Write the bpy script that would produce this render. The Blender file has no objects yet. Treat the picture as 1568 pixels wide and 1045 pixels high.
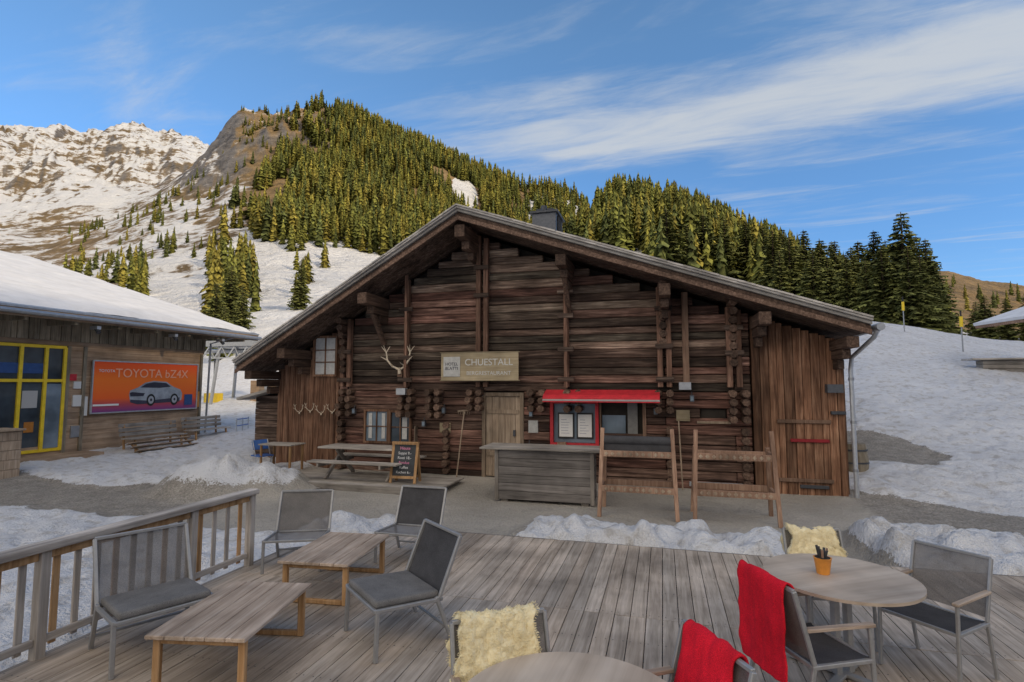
import bpy, math, random
import numpy as np
from mathutils import Vector, Matrix, Euler
random.seed(7); rng=np.random.default_rng(7)
R=random.uniform
TH=math.radians(-15.66)
UX=(math.cos(TH),math.sin(TH)); NX=(-math.sin(TH),math.cos(TH))
def DW(U,V): return (U*UX[0]+V*NX[0], U*UX[1]+V*NX[1])

# ------------------------------------------------------------ materials
def newmat(name):
    m=bpy.data.materials.new(name); m.use_nodes=True
    nt=m.node_tree; b=nt.nodes['Principled BSDF']; return m,nt,b
def N(nt,t,**k):
    n=nt.nodes.new(t)
    for a,v in k.items(): setattr(n,a,v)
    return n
def ramp(nt,stops):
    r=N(nt,'ShaderNodeValToRGB'); e=r.color_ramp.elements
    while len(e)<len(stops): e.new(.5)
    for i,(p,c) in enumerate(stops):
        e[i].position=p; e[i].color=(c[0],c[1],c[2],1)
    return r
def mixc(nt,bt,fac,a,b):
    m=N(nt,'ShaderNodeMix',data_type='RGBA',blend_type=bt)
    for i,v in ((0,fac),(6,a),(7,b)):
        if isinstance(v,(int,float)): m.inputs[i].default_value=v
        elif isinstance(v,tuple): m.inputs[i].default_value=(*v[:3],1)
        else: nt.links.new(v,m.inputs[i])
    return m.outputs[2]
def math_(nt,op,a,b=None,c=None,clamp=False):
    m=N(nt,'ShaderNodeMath',operation=op,use_clamp=clamp)
    for i,v in enumerate((a,b,c)):
        if v is None: continue
        if isinstance(v,(int,float)): m.inputs[i].default_value=v
        else: nt.links.new(v,m.inputs[i])
    return m.outputs[0]
def noise(nt,vec,scale,detail=4,rough=.6,dist=0):
    n=N(nt,'ShaderNodeTexNoise'); n.inputs['Scale'].default_value=scale
    n.inputs['Detail'].default_value=detail; n.inputs['Roughness'].default_value=rough
    n.inputs['Distortion'].default_value=dist
    nt.links.new(vec,n.inputs['Vector']); return n.outputs['Fac']
def mapping(nt,vec,sc=(1,1,1),loc=(0,0,0),rot=(0,0,0)):
    m=N(nt,'ShaderNodeMapping'); m.inputs['Scale'].default_value=sc
    m.inputs['Location'].default_value=loc; m.inputs['Rotation'].default_value=rot
    nt.links.new(vec,m.inputs['Vector']); return m.outputs[0]
def bump(nt,b,h,strength=.3,dist=.02):
    bp=N(nt,'ShaderNodeBump'); bp.inputs['Strength'].default_value=strength
    bp.inputs['Distance'].default_value=dist
    nt.links.new(h,bp.inputs['Height']); nt.links.new(bp.outputs[0],b.inputs['Normal'])
def coord(nt): return N(nt,'ShaderNodeTexCoord').outputs['Object']

def wood(name,dark,mid,light,axis='x',rough=.8,grain=1.0,bstr=.5,patch=1.2,streak=0):
    m,nt,b=newmat(name)
    co=coord(nt)
    sc={'x':(1.2,22,22),'y':(22,1.2,22),'z':(22,22,1.2)}[axis]
    at=N(nt,'ShaderNodeAttribute',attribute_name='tint')
    off=N(nt,'ShaderNodeVectorMath',operation='MULTIPLY_ADD')
    nt.links.new(at.outputs['Color'],off.inputs[0]); off.inputs[1].default_value=(37,53,71)
    nt.links.new(co,off.inputs[2])
    v=mapping(nt,off.outputs[0],tuple(s*grain for s in sc))
    n1=noise(nt,v,1,5,.65,.6)
    n2=noise(nt,co,patch,3,.6)
    rp=ramp(nt,[(.3,dark),(.5,mid),(.72,light)]); nt.links.new(n1,rp.inputs[0])
    k=ramp(nt,[(.3,(.6,.6,.6)),(.7,(1.22,1.22,1.22))]); nt.links.new(n2,k.inputs[0])
    c=mixc(nt,'MULTIPLY',1.0,rp.outputs[0],k.outputs[0])
    if streak:
        s2={'x':(.5,5,5),'y':(5,.5,5),'z':(5,5,.5)}[axis]
        n3=noise(nt,mapping(nt,co,s2,(4,9,2)),1,4,.7,.4)
        r3=ramp(nt,[(.36,(.42,.40,.40)),(.5,(1,1,1)),(.62,(1.0,1.0,1.0)),(.76,(1.6,1.55,1.5))]); nt.links.new(n3,r3.inputs[0])
        c=mixc(nt,'MULTIPLY',streak,c,r3.outputs[0])
    c=mixc(nt,'MULTIPLY',1.0,c,at.outputs['Color'])
    nt.links.new(c,b.inputs['Base Color']); b.inputs['Roughness'].default_value=rough
    b.inputs['Specular IOR Level'].default_value=.25
    bump(nt,b,n1,bstr,.012)
    return m
def plain(name,col,rough=.6,metal=0,nscale=8,amt=.25,bstr=.1,spec=.4):
    m,nt,b=newmat(name); co=coord(nt)
    n1=noise(nt,co,nscale,4,.65)
    lo=tuple(c*(1-amt) for c in col); hi=tuple(min(1,c*(1+amt)) for c in col)
    rp=ramp(nt,[(.3,lo),(.7,hi)]); nt.links.new(n1,rp.inputs[0])
    at=N(nt,'ShaderNodeAttribute',attribute_name='tint')
    c=mixc(nt,'MULTIPLY',1.0,rp.outputs[0],at.outputs['Color'])
    nt.links.new(c,b.inputs['Base Color']); b.inputs['Roughness'].default_value=rough
    b.inputs['Metallic'].default_value=metal; b.inputs['Specular IOR Level'].default_value=spec
    if bstr: bump(nt,b,n1,bstr,.01)
    return m
def fabric(name,col,alpha=1.0):
    m,nt,b=newmat(name); co=coord(nt)
    n=noise(nt,co,260,2,.5); n2=noise(nt,co,6,3,.6)
    rp=ramp(nt,[(.3,tuple(c*.6 for c in col)),(.7,tuple(min(1,c*1.35) for c in col))]); nt.links.new(n,rp.inputs[0])
    k=ramp(nt,[(.3,(.8,.8,.8)),(.7,(1.15,1.15,1.15))]); nt.links.new(n2,k.inputs[0])
    c=mixc(nt,'MULTIPLY',1.0,rp.outputs[0],k.outputs[0])
    nt.links.new(c,b.inputs['Base Color']); b.inputs['Roughness'].default_value=.9
    b.inputs['Specular IOR Level'].default_value=.2
    b.inputs['Alpha'].default_value=alpha
    bump(nt,b,n,.25,.003)
    return m
def glass(name,col=(.03,.04,.05)):
    m,nt,b=newmat(name); co=coord(nt)
    n=noise(nt,co,1.3,3,.5); rp=ramp(nt,[(.35,col),(.65,tuple(c*2.2 for c in col))]); nt.links.new(n,rp.inputs[0])
    nt.links.new(rp.outputs[0],b.inputs['Base Color']); b.inputs['Roughness'].default_value=.07
    b.inputs['Specular IOR Level'].default_value=.5
    return m
M={}
M['logx']=wood('weathered_log',(.040,.027,.021),(.122,.082,.063),(.32,.24,.19),'x',bstr=.8,streak=.9)
M['boardz']=wood('reddish_board_vertical',(.085,.040,.024),(.24,.132,.080),(.42,.27,.18),'z',bstr=.7,streak=.8)
M['beamy']=wood('dark_beam',(.045,.028,.020),(.115,.072,.052),(.24,.16,.115),'y')
M['beamz']=wood('dark_beam_vertical',(.05,.028,.020),(.14,.078,.053),(.27,.165,.12),'z')
M['deck']=wood('deck_wood',(.31,.255,.20),(.475,.40,.325),(.62,.535,.45),'y',grain=1,bstr=.3,streak=.35)
M['greyx']=wood('grey_wood_x',(.20,.18,.16),(.36,.33,.295),(.50,.46,.42),'x')
M['greyy']=wood('grey_wood_y',(.22,.19,.17),(.38,.34,.30),(.52,.47,.42),'y')
M['greyz']=wood('grey_wood_z',(.24,.21,.18),(.38,.34,.30),(.52,.47,.42),'z')
M['tabley']=wood('table_top_wood',(.29,.215,.16),(.46,.36,.28),(.60,.50,.41),'y',grain=1.0,streak=.3)
M['roundtop']=wood('round_table_laminate',(.44,.35,.265),(.55,.45,.35),(.65,.55,.445),'x',rough=.45,grain=.35,bstr=.04)
M['legwood']=wood('orange_leg_wood',(.26,.14,.06),(.42,.25,.12),(.55,.36,.2),'z')
M['redwood']=wood('frame_wood',(.24,.14,.095),(.37,.23,.16),(.51,.35,.25),'z')
M['doorz']=wood('pale_door_wood',(.24,.175,.125),(.38,.29,.21),(.52,.42,.32),'z')
M['wallx']=wood('brown_cladding',(.28,.19,.12),(.39,.275,.185),(.48,.355,.25),'x',grain=.6,bstr=.2)
M['wallz']=wood('grey_cladding',(.17,.14,.10),(.29,.245,.18),(.40,.35,.27),'z')
M['signx']=wood('sign_wood',(.40,.32,.20),(.54,.44,.28),(.64,.54,.37),'x',rough=.6)
M['roofgrey']=wood('roof_edge_wood',(.31,.29,.26),(.48,.45,.41),(.62,.59,.55),'x')
M['concrete']=plain('concrete',(.36,.34,.31),.9,0,5,.25,.3)
M['metal']=plain('grey_powder_metal',(.34,.34,.34),.45,.4,20,.1,0)
M['dmetal']=plain('dark_metal',(.07,.075,.085),.5,.4,15,.2,0)
M['zinc']=plain('zinc_pipe',(.48,.50,.53),.4,.6,9,.15,0)
M['yellow']=plain('yellow_paint',(.78,.56,.03),.45,0,6,.12,.03)
M['red']=plain('red_paint',(.60,.03,.045),.6,0,6,.2,.05)
M['black']=plain('black_paint',(.02,.02,.022),.6,0,10,.2,.05)
M['white']=plain('white_paint',(.75,.75,.74),.6,0,6,.08,.03)
M['paper']=plain('paper',(.78,.78,.76),.8,0,40,.05,0)
M['blue']=plain('blue_paint',(.05,.14,.42),.5,0,8,.15,.05)
M['orange']=plain('orange_ceramic',(.75,.30,.05),.5,0,12,.15,.05)
M['adtext']=plain('advert_lettering',(.92,.45,.28),.5,0,12,.05,0)
M['bone']=plain('antler_bone',(.70,.60,.46),.6,0,20,.25,.2)
M['chalk']=plain('chalkboard_black',(.045,.05,.055),.8,0,5,.4,0)
M['chalkw']=plain('chalk_white',(.7,.7,.7),.9,0,60,.2,0)
M['chalkp']=plain('chalk_pink',(.7,.25,.4),.9,0,60,.2,0)
M['inside']=plain('dark_interior',(.03,.025,.02),.9,0,3,.3,0)
M['curtain']=plain('curtain_white',(.6,.6,.58),.9,0,12,.15,.1)
M['silver']=plain('car_print_silver',(.45,.5,.56),.4,0,3,.3,0)
M['printdark']=plain('print_dark',(.03,.03,.05),.4,0,3,.2,0)
M['tyre']=plain('black_rubber',(.025,.025,.025),.8,0,12,.2,.1)
M['glass']=glass('window_glass')
M['glassb']=glass('window_glass_light',(.10,.13,.16))
M['mesh']=fabric('chair_mesh_fabric',(.155,.145,.14),.80)
M['meshd']=fabric('chair_dark_fabric',(.07,.07,.075),1)
M['cushion']=fabric('grey_cushion',(.175,.17,.165),1)
M['redcloth']=fabric('red_blanket_cloth',(.70,.012,.03),1)
M['roofsnow']=plain('roof_snow',(.70,.705,.72),.7,0,1.5,.1,.4)
def wool():
    m,nt,b=newmat('sheep_wool'); co=coord(nt)
    n=noise(nt,co,38,5,.7,1.0); n2=noise(nt,co,7,3,.5)
    rp=ramp(nt,[(.25,(.76,.62,.36)),(.5,(.87,.77,.50)),(.75,(.92,.86,.66))]); nt.links.new(n,rp.inputs[0])
    k=ramp(nt,[(.3,(.88,.86,.82)),(.7,(1.05,1.05,1.05))]); nt.links.new(n2,k.inputs[0])
    c=mixc(nt,'MULTIPLY',1.0,rp.outputs[0],k.outputs[0])
    nt.links.new(c,b.inputs['Base Color']); b.inputs['Roughness'].default_value=1; b.inputs['Specular IOR Level'].default_value=.1
    bump(nt,b,n,.6,.010); return m
M['wool']=wool()
def advert():
    m,nt,b=newmat('advert_print'); co=coord(nt)
    sx=N(nt,'ShaderNodeSeparateXYZ'); nt.links.new(co,sx.inputs[0])
    rp=ramp(nt,[(.0,(.20,.06,.22)),(.14,(.45,.08,.10)),(.27,(.86,.14,.03)),(.65,(.90,.20,.03)),(1,(.86,.10,.03))])
    mr=N(nt,'ShaderNodeMapRange'); mr.inputs[1].default_value=-.82; mr.inputs[2].default_value=.82
    nt.links.new(sx.outputs[2],mr.inputs[0]); nt.links.new(mr.outputs[0],rp.inputs[0])
    nt.links.new(rp.outputs[0],b.inputs['Base Color']); b.inputs['Roughness'].default_value=.7; b.inputs['Specular IOR Level'].default_value=.2; return m
M['advert']=advert()
def foliage():
    m,nt,b=newmat('conifer_foliage')
    at=N(nt,'ShaderNodeAttribute',attribute_name='tint')
    co=N(nt,'ShaderNodeNewGeometry').outputs['Position']
    n=noise(nt,co,.9,2,.7)
    rp=ramp(nt,[(.3,(.65,.67,.7)),(.7,(1.35,1.3,1.1))]); nt.links.new(n,rp.inputs[0])
    c=mixc(nt,'MULTIPLY',1.0,at.outputs['Color'],rp.outputs[0])
    nt.links.new(c,b.inputs['Base Color']); b.inputs['Roughness'].default_value=.85; b.inputs['Specular IOR Level'].default_value=.15
    return m
M['foliage']=foliage()
M['bark']=plain('bark',(.09,.06,.045),.95,0,6,.4,.5)

# ------------------------------------------------------------ mesh builder
class MB:
    def __init__(s): s.v=[];s.f=[];s.m=[];s.t=[];s.sm=[];s.mats=[]
    def mi(s,k):
        if k not in s.mats: s.mats.append(k)
        return s.mats.index(k)
    def add(s,vs,fs,mat,tint=1.0,smooth=False,M4=None):
        o=len(s.v)
        for p in vs:
            p=Vector(p)
            if M4 is not None: p=M4@p
            s.v.append(tuple(p))
        i=s.mi(mat)
        if not isinstance(tint,tuple): tint=(tint,tint,tint)
        for f in fs:
            s.f.append(tuple(a+o for a in f)); s.m.append(i); s.t.append(tint); s.sm.append(smooth)
    def box(s,c,size,mat,tint=1.0,rot=None):
        hx,hy,hz=size[0]/2,size[1]/2,size[2]/2
        vs=[(x*hx,y*hy,z*hz) for x in(-1,1) for y in(-1,1) for z in(-1,1)]
        fs=[(0,1,3,2),(4,6,7,5),(0,4,5,1),(2,3,7,6),(0,2,6,4),(1,5,7,3)]
        M4=Matrix.Translation(c)
        if rot is not None: M4=M4@Euler(rot).to_matrix().to_4x4()
        s.add(vs,fs,mat,tint,False,M4)
    def bb(s,x0,x1,y0,y1,z0,z1,mat,tint=1.0):
        s.box(((x0+x1)/2,(y0+y1)/2,(z0+z1)/2),(abs(x1-x0),abs(y1-y0),abs(z1-z0)),mat,tint)
    def bar(s,p0,p1,w,h,mat,tint=1.0,up=(0,0,1)):
        p0,p1=Vector(p0),Vector(p1); d=(p1-p0); L=d.length; d.normalize()
        up=Vector(up)
        if abs(d.dot(up))>.98: up=Vector((0,1,0))
        sx=d.cross(up).normalized(); u=sx.cross(d).normalized()
        vs=[]
        for t in (p0,p1):
            for a,b in((-1,-1),(1,-1),(1,1),(-1,1)): vs.append(t+sx*a*w/2+u*b*h/2)
        s.add(vs,[(0,3,2,1),(4,5,6,7),(0,1,5,4),(1,2,6,5),(2,3,7,6),(3,0,4,7)],mat,tint)
    def tube(s,pts,r,mat,tint=1.0,n=8,close=True):
        pts=[Vector(p) for p in pts]; K=len(pts)
        rs=r if isinstance(r,(list,tuple)) else [r]*K
        vs=[];prev=None
        for i,p in enumerate(pts):
            d=(pts[min(i+1,K-1)]-pts[max(i-1,0)]).normalized()
            if prev is None:
                a=Vector((0,0,1)) if abs(d.z)<.9 else Vector((1,0,0))
                x=d.cross(a).normalized()
            else: x=(prev-d*prev.dot(d)).normalized()
            prev=x; y=d.cross(x)
            for k in range(n):
                an=2*math.pi*k/n; vs.append(p+(x*math.cos(an)+y*math.sin(an))*rs[i])
        fs=[]
        for i in range(K-1):
            for k in range(n):
                a=i*n+k;b=i*n+(k+1)%n; fs.append((a,b,b+n,a+n))
        s.add(vs,fs,mat,tint,True)
        if close:
            s.add(vs[:n],[tuple(range(n))[::-1]],mat,tint); s.add(vs[-n:],[tuple(range(n))],mat,tint)
    def disc(s,c,r,th,mat,tint=1.0,n=48):
        s.tube([(c[0],c[1],c[2]-th),(c[0],c[1],c[2])],r,mat,tint,n)
    def build(s,name,parent=None,bevel=0,loc=(0,0,0),rot=(0,0,0),seg=1):
        me=bpy.data.meshes.new(name); me.from_pydata(s.v,[],s.f)
        for k in s.mats: me.materials.append(M[k])
        me.polygons.foreach_set('material_index',s.m); me.polygons.foreach_set('use_smooth',s.sm)
        ca=me.color_attributes.new('tint','FLOAT_COLOR','CORNER')
        lt=np.empty(len(me.polygons),dtype=np.int32); me.polygons.foreach_get('loop_total',lt)
        t=np.ones((len(s.t),4)); t[:,:3]=np.array(s.t)
        ca.data.foreach_set('color',np.repeat(t,lt,axis=0).ravel().astype(np.float32))
        o=bpy.data.objects.new(name,me); bpy.context.collection.objects.link(o)
        o.location=loc;o.rotation_euler=rot
        if parent: o.parent=parent
        if bevel:
            b=o.modifiers.new('bevel','BEVEL'); b.width=bevel; b.segments=seg; b.limit_method='ANGLE'
        return o
def root(name,loc=(0,0,0),rz=0):
    o=bpy.data.objects.new(name,None); bpy.context.collection.objects.link(o)
    o.location=loc;o.rotation_euler=(0,0,rz);o.empty_display_size=.3; return o
def text(name,body,parent,loc,rot,size,mat,align='CENTER',ext=.003):
    cu=bpy.data.curves.new(name,'FONT'); cu.body=body; cu.size=size; cu.extrude=ext; cu.align_x=align
    cu.materials.append(M[mat]); o=bpy.data.objects.new(name,cu); bpy.context.collection.objects.link(o)
    o.parent=parent;o.location=loc;o.rotation_euler=rot
    return o
def textmesh(*a,**k):
    o=text(*a,**k)
    dg=bpy.context.evaluated_depsgraph_get(); me=bpy.data.meshes.new_from_object(o.evaluated_get(dg))
    ca=me.color_attributes.new('tint','FLOAT_COLOR','CORNER')
    ca.data.foreach_set('color',np.ones(len(me.loops)*4,dtype=np.float32))
    o2=bpy.data.objects.new(a[0],me); bpy.context.collection.objects.link(o2)
    o2.parent=o.parent;o2.location=o.location;o2.rotation_euler=o.rotation_euler
    bpy.data.objects.remove(o); return o2

# ------------------------------------------------------------ numpy noise
def vnoise(x,y,seed=0):
    xi=np.floor(x).astype(np.int64);yi=np.floor(y).astype(np.int64);xf=x-xi;yf=y-yi
    xf=xf*xf*(3-2*xf);yf=yf*yf*(3-2*yf)
    def h(a,b):
        n=(a*374761393+b*668265263+seed*982451653)&0xffffffff
        n=((n^(n>>13))*1274126177)&0xffffffff
        return ((n^(n>>16))&0xffff)/65535.0
    return (h(xi,yi)*(1-xf)+h(xi+1,yi)*xf)*(1-yf)+(h(xi,yi+1)*(1-xf)+h(xi+1,yi+1)*xf)*yf
def fbm(x,y,o=5,seed=0,g=.5):
    a=0;w=1;t=0
    for i in range(o):
        a=a+w*vnoise(x*2**i,y*2**i,seed+i*17);t+=w;w*=g
    return a/t
def ridged(x,y,o=5,seed=0):
    a=0;w=1;t=0
    for i in range(o):
        a=a+w*(1-np.abs(2*vnoise(x*2**i,y*2**i,seed+i*13)-1));t+=w;w*=.55
    return a/t
def sstep(a,b,x):
    t=np.clip((x-a)/(b-a),0,1); return t*t*(3-2*t)

# ------------------------------------------------------------ terrain
YS=[3,11,15,20,28,45,70,110,170,250,350,500,750,1200,1700,2600]
G0=-.2
T={
-300:[G0,G0,0,.1,.3,1,4,12,30,55,90,145,280,600,520,400],
0:  [G0,G0,0,.1,.3,1,4,12,30,55,90,145,270,592,520,400],
60: [G0,G0,0,.1,.3,1,4,12,30,55,91,147,275,590,520,400],
120:[G0,G0,-.1,.1,.3,1,5,13,31,57,98,152,285,572,520,400],
160:[G0,G0,-.1,.1,.3,1,5,14,32,59,104,155,280,580,510,400],
185:[G0,G0,-.1,.1,.3,1,5,15,34,60,108,158,275,594,500,400],
240:[G0,G0,-.1,.1,.3,1,6,16,35,66,116,178,275,578,500,400],
290:[G0,G0,-.1,.1,.35,1.2,6,16.5,36,70,122,202,285,558,480,400],
322:[G0,G0,-.1,.1,.4,1.5,6,17,37,73,128,226,290,548,450,400],
343:[G0,G0,-.1,.2,.4,1.5,6,17,38,76,134,248,290,500,450,400],
358:[G0,G0,-.1,.2,.5,2,7,18,38,77,138,262,260,430,400,300],
430:[G0,G0,-.1,.2,.5,2,7,19,39,78,145,263,250,330,300,300],
515:[G0,G0,-.1,.2,.5,3,8,19,38,76,145,258,240,300,300,300],
560:[G0,G0,-.1,.3,1,4,9,19,37,72,138,250,230,300,300,300],
640:[G0,G0,-.1,.3,1.5,5,9,18,35,66,120,234,220,250,300,300],
740:[G0,G0,-.1,.3,2,6,9,17,33,60,102,202,180,200,200,200],
800:[G0,G0,-.1,.3,2,6,10,18,34,60,98,188,160,200,200,200],
850:[G0,G0,-.1,.3,2,6,10,19,36,62,97,184,150,200,200,200],
890:[G0,G0,-.1,.3,2,6,11,20,40,70,98,178,150,200,200,200],
920:[G0,G0,-.1,.3,2,6,11,21,45,86,98,140,150,200,200,200],
950:[G0,G0,-.1,.3,2,6,11,22,48,90,100,120,150,200,200,200],
1050:[G0,G0,-.1,.3,2,6,11,22,46,83,92,110,140,160,200,200],
1100:[G0,G0,-.1,.5,2.2,6.5,11,22,43,75,85,100,130,150,200,200],
1160:[G0,G0,-.1,.6,2.5,7,11,21,39,67,76,95,120,150,200,200],
1230:[G0,G0,0,.8,2.8,7.5,10,18,32,56,70,90,120,150,200,200],
1320:[G0,G0,.3,1.4,3.4,7.9,8.5,14,24,45,60,90,110,140,200,200],
1400:[G0,G0,.3,1.5,3.3,7.2,8,11,19,36,60,105,110,140,200,200],
1440:[G0,G0,.3,1.6,3.3,6.7,7,10,17,32,60,110,110,140,200,200],
1500:[G0,G0,.4,1.7,3.2,6.1,6.5,8,14,27,55,98,105,140,200,200],
1568:[G0,G0,.4,1.7,3.1,5.6,6,7,13,25,50,90,100,140,200,200],
1900:[G0,G0,.4,1.7,3.0,5.2,6,7,12,24,45,80,100,140,200,200]}
px=sorted(T); tabs=np.array([T[k] for k in px],float); tss=np.array([(k-784)/820*1.025 for k in px])
NS,NY=900,680
S=np.linspace(-1.7,1.7,NS); LY=np.linspace(math.log(3),math.log(2400),NY); Yv=np.exp(LY)
tmp=np.array([np.interp(LY,np.log(YS),r) for r in tabs])
Z=np.array([np.interp(S,tss,tmp[:,j]) for j in range(NY)])
Zp=Z.copy()
for ax,k in((0,7),(1,8)):
    pad=[(0,0),(0,0)];pad[ax]=(k,k); P=np.pad(Zp,pad,mode='edge'); acc=0
    w=np.hanning(2*k+3)[1:-1]; w/=w.sum()
    for i in range(2*k+1):
        acc=acc+w[i]*(P[i:i+NY,:] if ax==0 else P[:,i:i+NS])
    Zp=acc
Z=Zp
YY,SS=np.meshgrid(Yv,S,indexing='ij'); XX=YY*SS
U_=XX*UX[0]+YY*UX[1]; V_=XX*NX[0]+YY*NX[1]
P784=SS/1.025*820+784
far=sstep(120,420,YY)
left=sstep(-.25,-.55,SS)
wx=XX+60*(fbm(XX/220,YY/220,3,71)-.5); wy=YY+60*(fbm(XX/220,YY/220,3,72)-.5)
rg=ridged(wx/230+.6*wy/230,wy/420,5,3)-.55; rg2=ridged(wx/60,wy/110,5,9)-.5; rg3=ridged(wx/18,wy/22,3,19)-.5
dg_=ridged((wx*.8+wy*.55)/150,(wy*.8-wx*.5)/420,5,41)-.6
dg2=ridged((wx*.8+wy*.55)/48,(wy*.8-wx*.5)/120,4,43)-.55
big=sstep(560,760,YY)*left; crest=sstep(1000,1200,YY)
Z=Z+far*YY*(.04*rg*(.3+.7*left)+.016*rg2*(.5+.5*left)+.006*rg3)+big*YY*(.085*dg_*(1-.6*crest)+.034*dg2*(1-.4*crest)+.010*rg3)
topm=sstep(280,440,YY)*sstep(650,520,YY)*sstep(230,330,P784)*sstep(620,500,P784)
Z=Z+topm*(26*(ridged(wx/45,wy/60,5,21)-.5)+10*(ridged(wx/12,wy/14,3,22)-.5))
Z=Z+sstep(14,40,YY)*(fbm(XX/9,YY/9,4,5)-.5)*np.minimum(YY*.02,2.5)
nz=fbm(XX/1.6,YY/1.6,4,31)-.5; nf=fbm(XX/.45,YY/.45,3,77)-.5
snow=np.ones_like(Z)*.95
yard=sstep(-9.3,-8.4,U_+nz*2)*sstep(3.9,3.6,U_)*sstep(7.2,7.5,V_)*sstep(13.6,13.2,V_)
path=sstep(9.9,9.3,V_+nz*1.6)*sstep(7.2,7.7,V_+nz)*sstep(-8,-8.6,U_)*sstep(-24,-13,U_)
rpath=sstep(9.5,9.9,V_+nz*.8+(U_-3.7)*-.15)*sstep(13.8,12.6,V_+nz+(U_-3.7)*.5)*sstep(3.4,3.6,U_)*sstep(6.6,5.4,U_+nz*1.5)
rpatch=sstep(1,.55,np.sqrt(((XX-10.4)/1.5)**2+((YY-15.6)/2.3)**2)+nz*.7)
bare=np.clip(yard+path+rpath+rpatch,0,1)
bank1=sstep(-2.6,-1.9,U_+nz)*sstep(2.25,1.9,U_)*sstep(7.6,7.75,V_)*sstep(9.35,8.75,V_+nz*1.1)
bank2=sstep(2.6,2.9,U_+nz*.4)*sstep(7.6,7.75,V_)*sstep(10.2,9.5,V_+nz*.9)
bank0=sstep(1,.6,np.sqrt(((U_+4.35)/1.35)**2+((V_-7.35)/.85)**2)+nz*.5)
pile=sstep(1,.3,np.sqrt(((XX+6.3)/2.0)**2+((YY-12.2)/1.3)**2)+nz*.5)
bank=np.clip(bank1+bank2+bank0+pile,0,1)
snow=snow*(1-bare)
snow=np.maximum(snow,bank)
nl=np.abs(vnoise(XX*3.1+nz,YY*3.1,61)-.5)*2
Z=Z+np.where(YY<40,snow*(.10+.07*nf+.10*nz),0)+bank*(.11+.32*nf+.13*nl+.10*nz)+.35*pile
tramp=sstep(60,20,YY)*snow*((vnoise(XX*3.2,YY*3.2,91)-.5)*.10+(vnoise(XX*7,YY*7,93)-.5)*.05+(fbm(XX/1.3,YY/1.3,3,95)-.5)*.14)
Z=Z+tramp
under=((V_<7.66)&(U_>-4.95)&~((U_<-3.31)&(V_>6.3+(U_+4.9)*.85))).astype(float)
Z=np.where(under>0,np.minimum(Z,-.16),Z)
fb=np.full_like(Z,.9)
zone=sstep(105,160,YY)*sstep(420,360,P784); fb=fb*(1-zone)+.545*zone
lm=sstep(560,700,YY)*sstep(360,300,P784); fb=fb*(1-lm)+.545*lm
lowl=sstep(180,260,YY)*sstep(560,480,YY)*sstep(200,110,P784); fb=fb*(1-lowl)+.46*lowl
mid=sstep(100,140,YY)*sstep(330,360,P784)*sstep(230,190,YY); fb=np.where(mid>.5,.60,fb)
forest=sstep(190,260,YY)*sstep(350,400,P784); fb=fb*(1-forest)+.33*forest
top=sstep(340,440,YY)*sstep(335,345,P784)*sstep(620,520,P784); fb=fb*(1-top)+.44*top*(P784<480)+.37*top*(P784>=480)
def blob(cx,cy,rx,ry):
    return sstep(1,.6,np.sqrt(((P784-cx)/rx)**2+((YY-cy)/ry)**2))
for a in((712,400,28,60),(850,400,60,110),(1145,215,28,60),(820,300,40,70),(950,130,60,30),(1050,110,60,25)): fb=np.maximum(fb,.66*blob(*a))
fb=np.where((P784>1425)&(YY>200),.25,fb)
k=sstep(50,70,YY); snowA=np.where(YY<50,snow,fb*k+snow*(1-k))
def hgt(x,y):
    s=x/y; i=(math.log(y)-LY[0])/(LY[1]-LY[0]); j=(s-S[0])/(S[1]-S[0])
    i=min(max(i,0),NY-2);j=min(max(j,0),NS-2);a=int(i);b=int(j);fi=i-a;fj=j-b
    return (Z[a,b]*(1-fi)+Z[a+1,b]*fi)*(1-fj)+(Z[a,b+1]*(1-fi)+Z[a+1,b+1]*fi)*fj
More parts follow.
